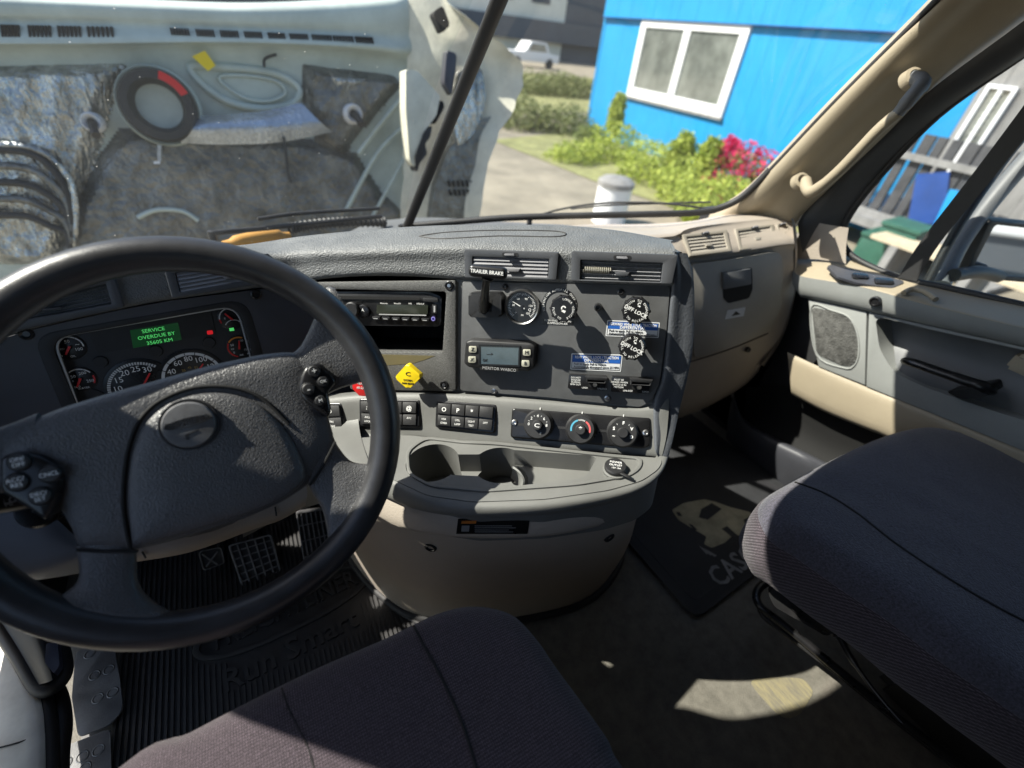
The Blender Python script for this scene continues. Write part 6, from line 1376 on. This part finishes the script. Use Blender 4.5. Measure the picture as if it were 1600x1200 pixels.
# column shroud and stalks
col_ = thing('steering_column', 'grey steering column shroud below the wheel with control stalks', 'steering column', SW.w(0, .05, -.12))
SHR = mat('shroud_grey', (.10, .105, .115), .5, bump=('noise', 900, .3), var=(9, .12))
def crow(h, cx, cy, rx, ry): return [SW.w(cx+rx*math.copysign(abs(math.cos(t))**.7, math.cos(t)), cy+ry*math.copysign(abs(math.sin(t))**.7, math.sin(t)), h) for t in [i*2*math.pi/24 for i in range(25)]]
loft('shroud', [crow(-.05, -.02, .02, .045, .05), crow(-.06, -.025, .03, .055, .065), crow(-.11, -.03, .05, .065, .08), crow(-.20, -.04, .05, .05, .06), crow(-.34, -.04, .06, .045, .05)], SHR, col_, ku=1, kv=4)
loft('knee_shroud', [[SW.w(*SW.uv(x, y, -.10), -.10) for x, y in [(-70, 770), (0, 780), (60, 790), (120, 840)]], [SW.w(*SW.uv(x, y, -.09), -.09) for x, y in [(-70, 850), (10, 848), (70, 852), (125, 860)]],
                     [SW.w(*SW.uv(x, y, -.10), -.10) for x, y in [(-70, 890), (16, 895), (60, 895), (125, 880)]], [SW.w(*SW.uv(x, y, -.14), -.14) for x, y in [(-70, 905), (20, 908), (60, 906), (130, 895)]]], SHR, col_)
tube('turn_stalk', [SW.p(70, 765, -.055), SW.p(40, 775, -.05), SW.p(-10, 782, -.045), SW.p(-70, 780, -.04)], [.012, .014, .014, .012], BLK, col_, seg=16)
u_, v_ = SW.uv(55, 800, -.06); kn_ = lathe('stalk_knob', SW, u_, v_, [(.019, -.09), (.019, -.064), (.016, -.060), (0, -.059)], BLK, col_, seg=28)
text('knob_symbol', SW, u_+.002, v_-.003, .008, 'ID', DIM, kn_, -.0588); tpx('stalk_text', SW, 16, 782, .0085, 'LO', DIM, col_, -.034); tpx('stalk_text', SW, 14, 788, .006, 'MI', DIM, col_, -.034)
kp = thing('knee_panel', 'taupe lower dash panel seen between the wheel hub and the pedals', 'dash panel', SW.p(350, 800, -.16))
def kr(px, h): return [SW.p(x, y, h) for x, y in px]
loft('panel', [kr([(200, 800), (300, 790), (400, 760), (450, 735), (475, 720)], -.13), kr([(205, 862), (300, 842), (400, 802), (450, 782), (480, 768)], -.13), kr([(212, 874), (300, 858), (400, 820), (440, 806), (478, 784)], -.14), kr([(212, 878), (300, 862), (400, 826), (440, 812), (478, 790)], -.17)], TAU, kp)
tube('panel_seam', kr([(222, 862), (228, 872)], -.128), .0012, RUB, kp, seg=6, lin=True); tube('panel_seam', kr([(430, 792), (432, 806)], -.128), .0012, RUB, kp, seg=6, lin=True)
tube('column_shaft', [SW.w(-.0, .05, -.2), SW.w(-.03, .12, -.5)], .018, MBLK, col_, lin=True)

# ------------------------------------------------------------------ seats
ZS = -.60
SF = Frame(V(0, 0, ZS), WORLDX, Vector((0, -1, 0)))
def seatmesh(name, outline, mt, par, thick=.14, edge=.045):
    P = spline([Vector((u, v, 0)) for u, v in outline], 5, closed=True); out = [(p.x, p.y) for p in P]
    rings = [(.03, -thick), (.006, -thick*.8), (0, -thick*.45), (0, -.040), (.006, -.024), (.016, -.012), (.032, -.003), (.055, .001), (.09, .003), (.13, .004)]
    return insetdome(name, SF, out, rings, mt, par, nr=14, nf=lambda p: p+Vector((0, 0, 1))*(.0045*noise.noise(p*5.5+Vector((3, 1, 0)))+.0022*noise.noise(p*16)+.0008*noise.noise(p*45))*min(1, max(0, (p.z-OZ-ZS+.04)*25)))
hE = -.03
def su(x, y): return SF.uv(x, y, hE)
ds = thing('driver_chair', 'dark blue-purple ribbed cloth driver seat cushion at the bottom, partly sunlit', 'truck seat', V(-.1, 0, -1.07))
dout = [su(600, 995), su(680, 957), su(742, 944), (su(800, 957)), su(838, 992), su(868, 1035), su(905, 1085), su(950, 1148), su(1000, 1225), (.30, .22), (.28, .40), (-.46, .40), (-.46, .05), (-.45, -.16), su(180, 1200), su(300, 1138), su(400, 1086), su(500, 1038)]
cush = seatmesh('cushion', dout, FAB, ds)
tz = bvh(cush)
for px in ([(645, 976), (660, 1005), (690, 1060), (722, 1130), (745, 1205)],):
    P = drape(tz, px, .0004); 
    if len(P) > 3: tube('seam', P, .0016, VOID, ds, seg=6, lin=True)
P = drape(tz, [(440, 1075), (452, 1110), (478, 1160), (492, 1205)], .0001)
if len(P) > 3: tube('seam', P, .0008, VOID, ds, seg=6, lin=True)
box('seat_base', (-.36, -.32, OZ-1.07), (.16, .16, OZ-.74), MBLK, ds, bev=.02)
BR = Frame(V(-.11, -.42, -.2), WORLDX, Vector((0, .25, -1)))
insetdome('backrest', BR, rnd(rect(-.26, -.38, .26, .40), .08, 6), [(.02, -.14), (0, -.11), (0, -.04), (.01, -.015), (.04, 0)], FAB, ds)
ps = thing('passenger_chair', 'dark navy cloth passenger seat cushion with ribbed sides and plush top', 'truck seat', V(.95, -.1, -1.07))
pout = [su(1189, 800), su(1198, 775), su(1240, 748), su(1300, 716), su(1370, 684), su(1430, 669), su(1480, 674), su(1540, 694), su(1640, 735), (1.20, .30), (1.10, .52), (.84, .50), su(1640, 1140), su(1560, 1085), su(1480, 1030), su(1400, 968), su(1320, 915), su(1250, 866), su(1208, 838)]
PT_ = spline([Vector((u, v, 0)) for u, v in pout], 5, closed=True)
cu2 = seatmesh('cushion', pout, FABP, ps, thick=.15)
# lower side band of ribbed cloth, just outside the plush top
insetdome('side_band', SF, [(p.x, p.y) for p in PT_], [(.022, -.155), (-.001, -.125), (-.004, -.085), (-.003, -.050), (-.0005, -.042), (.004, -.044)], FABS, ps)
tz2 = bvh(cu2)
for px in ([(1243, 754), (1290, 772), (1340, 803), (1400, 850), (1480, 903), (1560, 950), (1640, 990)], [(1482, 700), (1500, 740), (1560, 790), (1640, 840)][:0]):
    if not px: continue
    P = drape(tz2, px, .0004)
    if len(P) > 3: tube('seam', P, .0020, VOID, ps, seg=6, lin=True)
box('seat_base', (.98, -.5, OZ-1.07), (1.20, -.10, OZ-.80), MBLK, ps, bev=.02)
BR2 = Frame(V(.98, -.60, -.2), WORLDX, Vector((0, .22, -1)))
insetdome('backrest', BR2, rnd(rect(-.25, -.4, .25, .42), .08, 6), [(.02, -.14), (0, -.11), (0, -.04), (.01, -.015), (.04, 0)], FABP, ps)
fr_ = thing('seat_rail', 'curved black tube rail along the floor side of the passenger seat', 'seat rail', atz(1290, 1040, -.98))
Q = lambda L, z: [atz(x, y, z) for x, y in L]
tube('rail', Q([(1240, 905), (1205, 908), (1184, 922), (1186, 945), (1215, 968), (1260, 1005), (1320, 1055), (1400, 1120), (1480, 1180), (1560, 1240)], -.95), .009, BLK, fr_)
tube('rail', Q([(1184, 935), (1192, 962), (1230, 992), (1300, 1045), (1390, 1118), (1500, 1205)], -.98), .006, MBLK, fr_)
sb = thing('seatbelt_buckle', 'black seatbelt buckle with a red release button beside the passenger seat', 'seatbelt buckle', atz(1250, 940, -.82))
KB = Frame(atz(1245, 935, -.80), (atz(1312, 985, -.82)-atz(1215, 915, -.80)), (atz(1215, 945, -.84)-atz(1235, 905, -.78)))
def kb(nm, px, h0, h1, mt, r=.003, bev=.002): return plx(nm, KB, px, h0, h1, mt, sb, r=r, bev=bev)
kb('lower_case', [(1200, 928), (1212, 912), (1240, 908), (1300, 950), (1316, 985), (1290, 994), (1210, 948)], -.02, -.004, MBLK)
kb('upper_case', [(1230, 934), (1240, 923), (1262, 926), (1292, 962), (1312, 975), (1306, 990), (1286, 988), (1240, 958)], -.006, .010, BLK)
kb('release_button', [(1234, 938), (1240, 932), (1254, 934), (1254, 938), (1244, 941)], .008, .0125, mat('dark_red_button', (.42, .01, .02), .4), .001, .001)
kb('symbol', [(1259, 956), (1267, 960), (1267, 964), (1259, 960)], .010, .0106, VOID, .0005, 0)
tube('stalk', Q([(1308, 985), (1325, 1020), (1350, 1058), (1378, 1094), (1410, 1130)], -.84), [.008, .006, .004, .004, .004], BLK, sb)
tube('stalk_tip', Q([(1300, 993), (1314, 992)], -.80), .003, CHR, sb, lin=True)
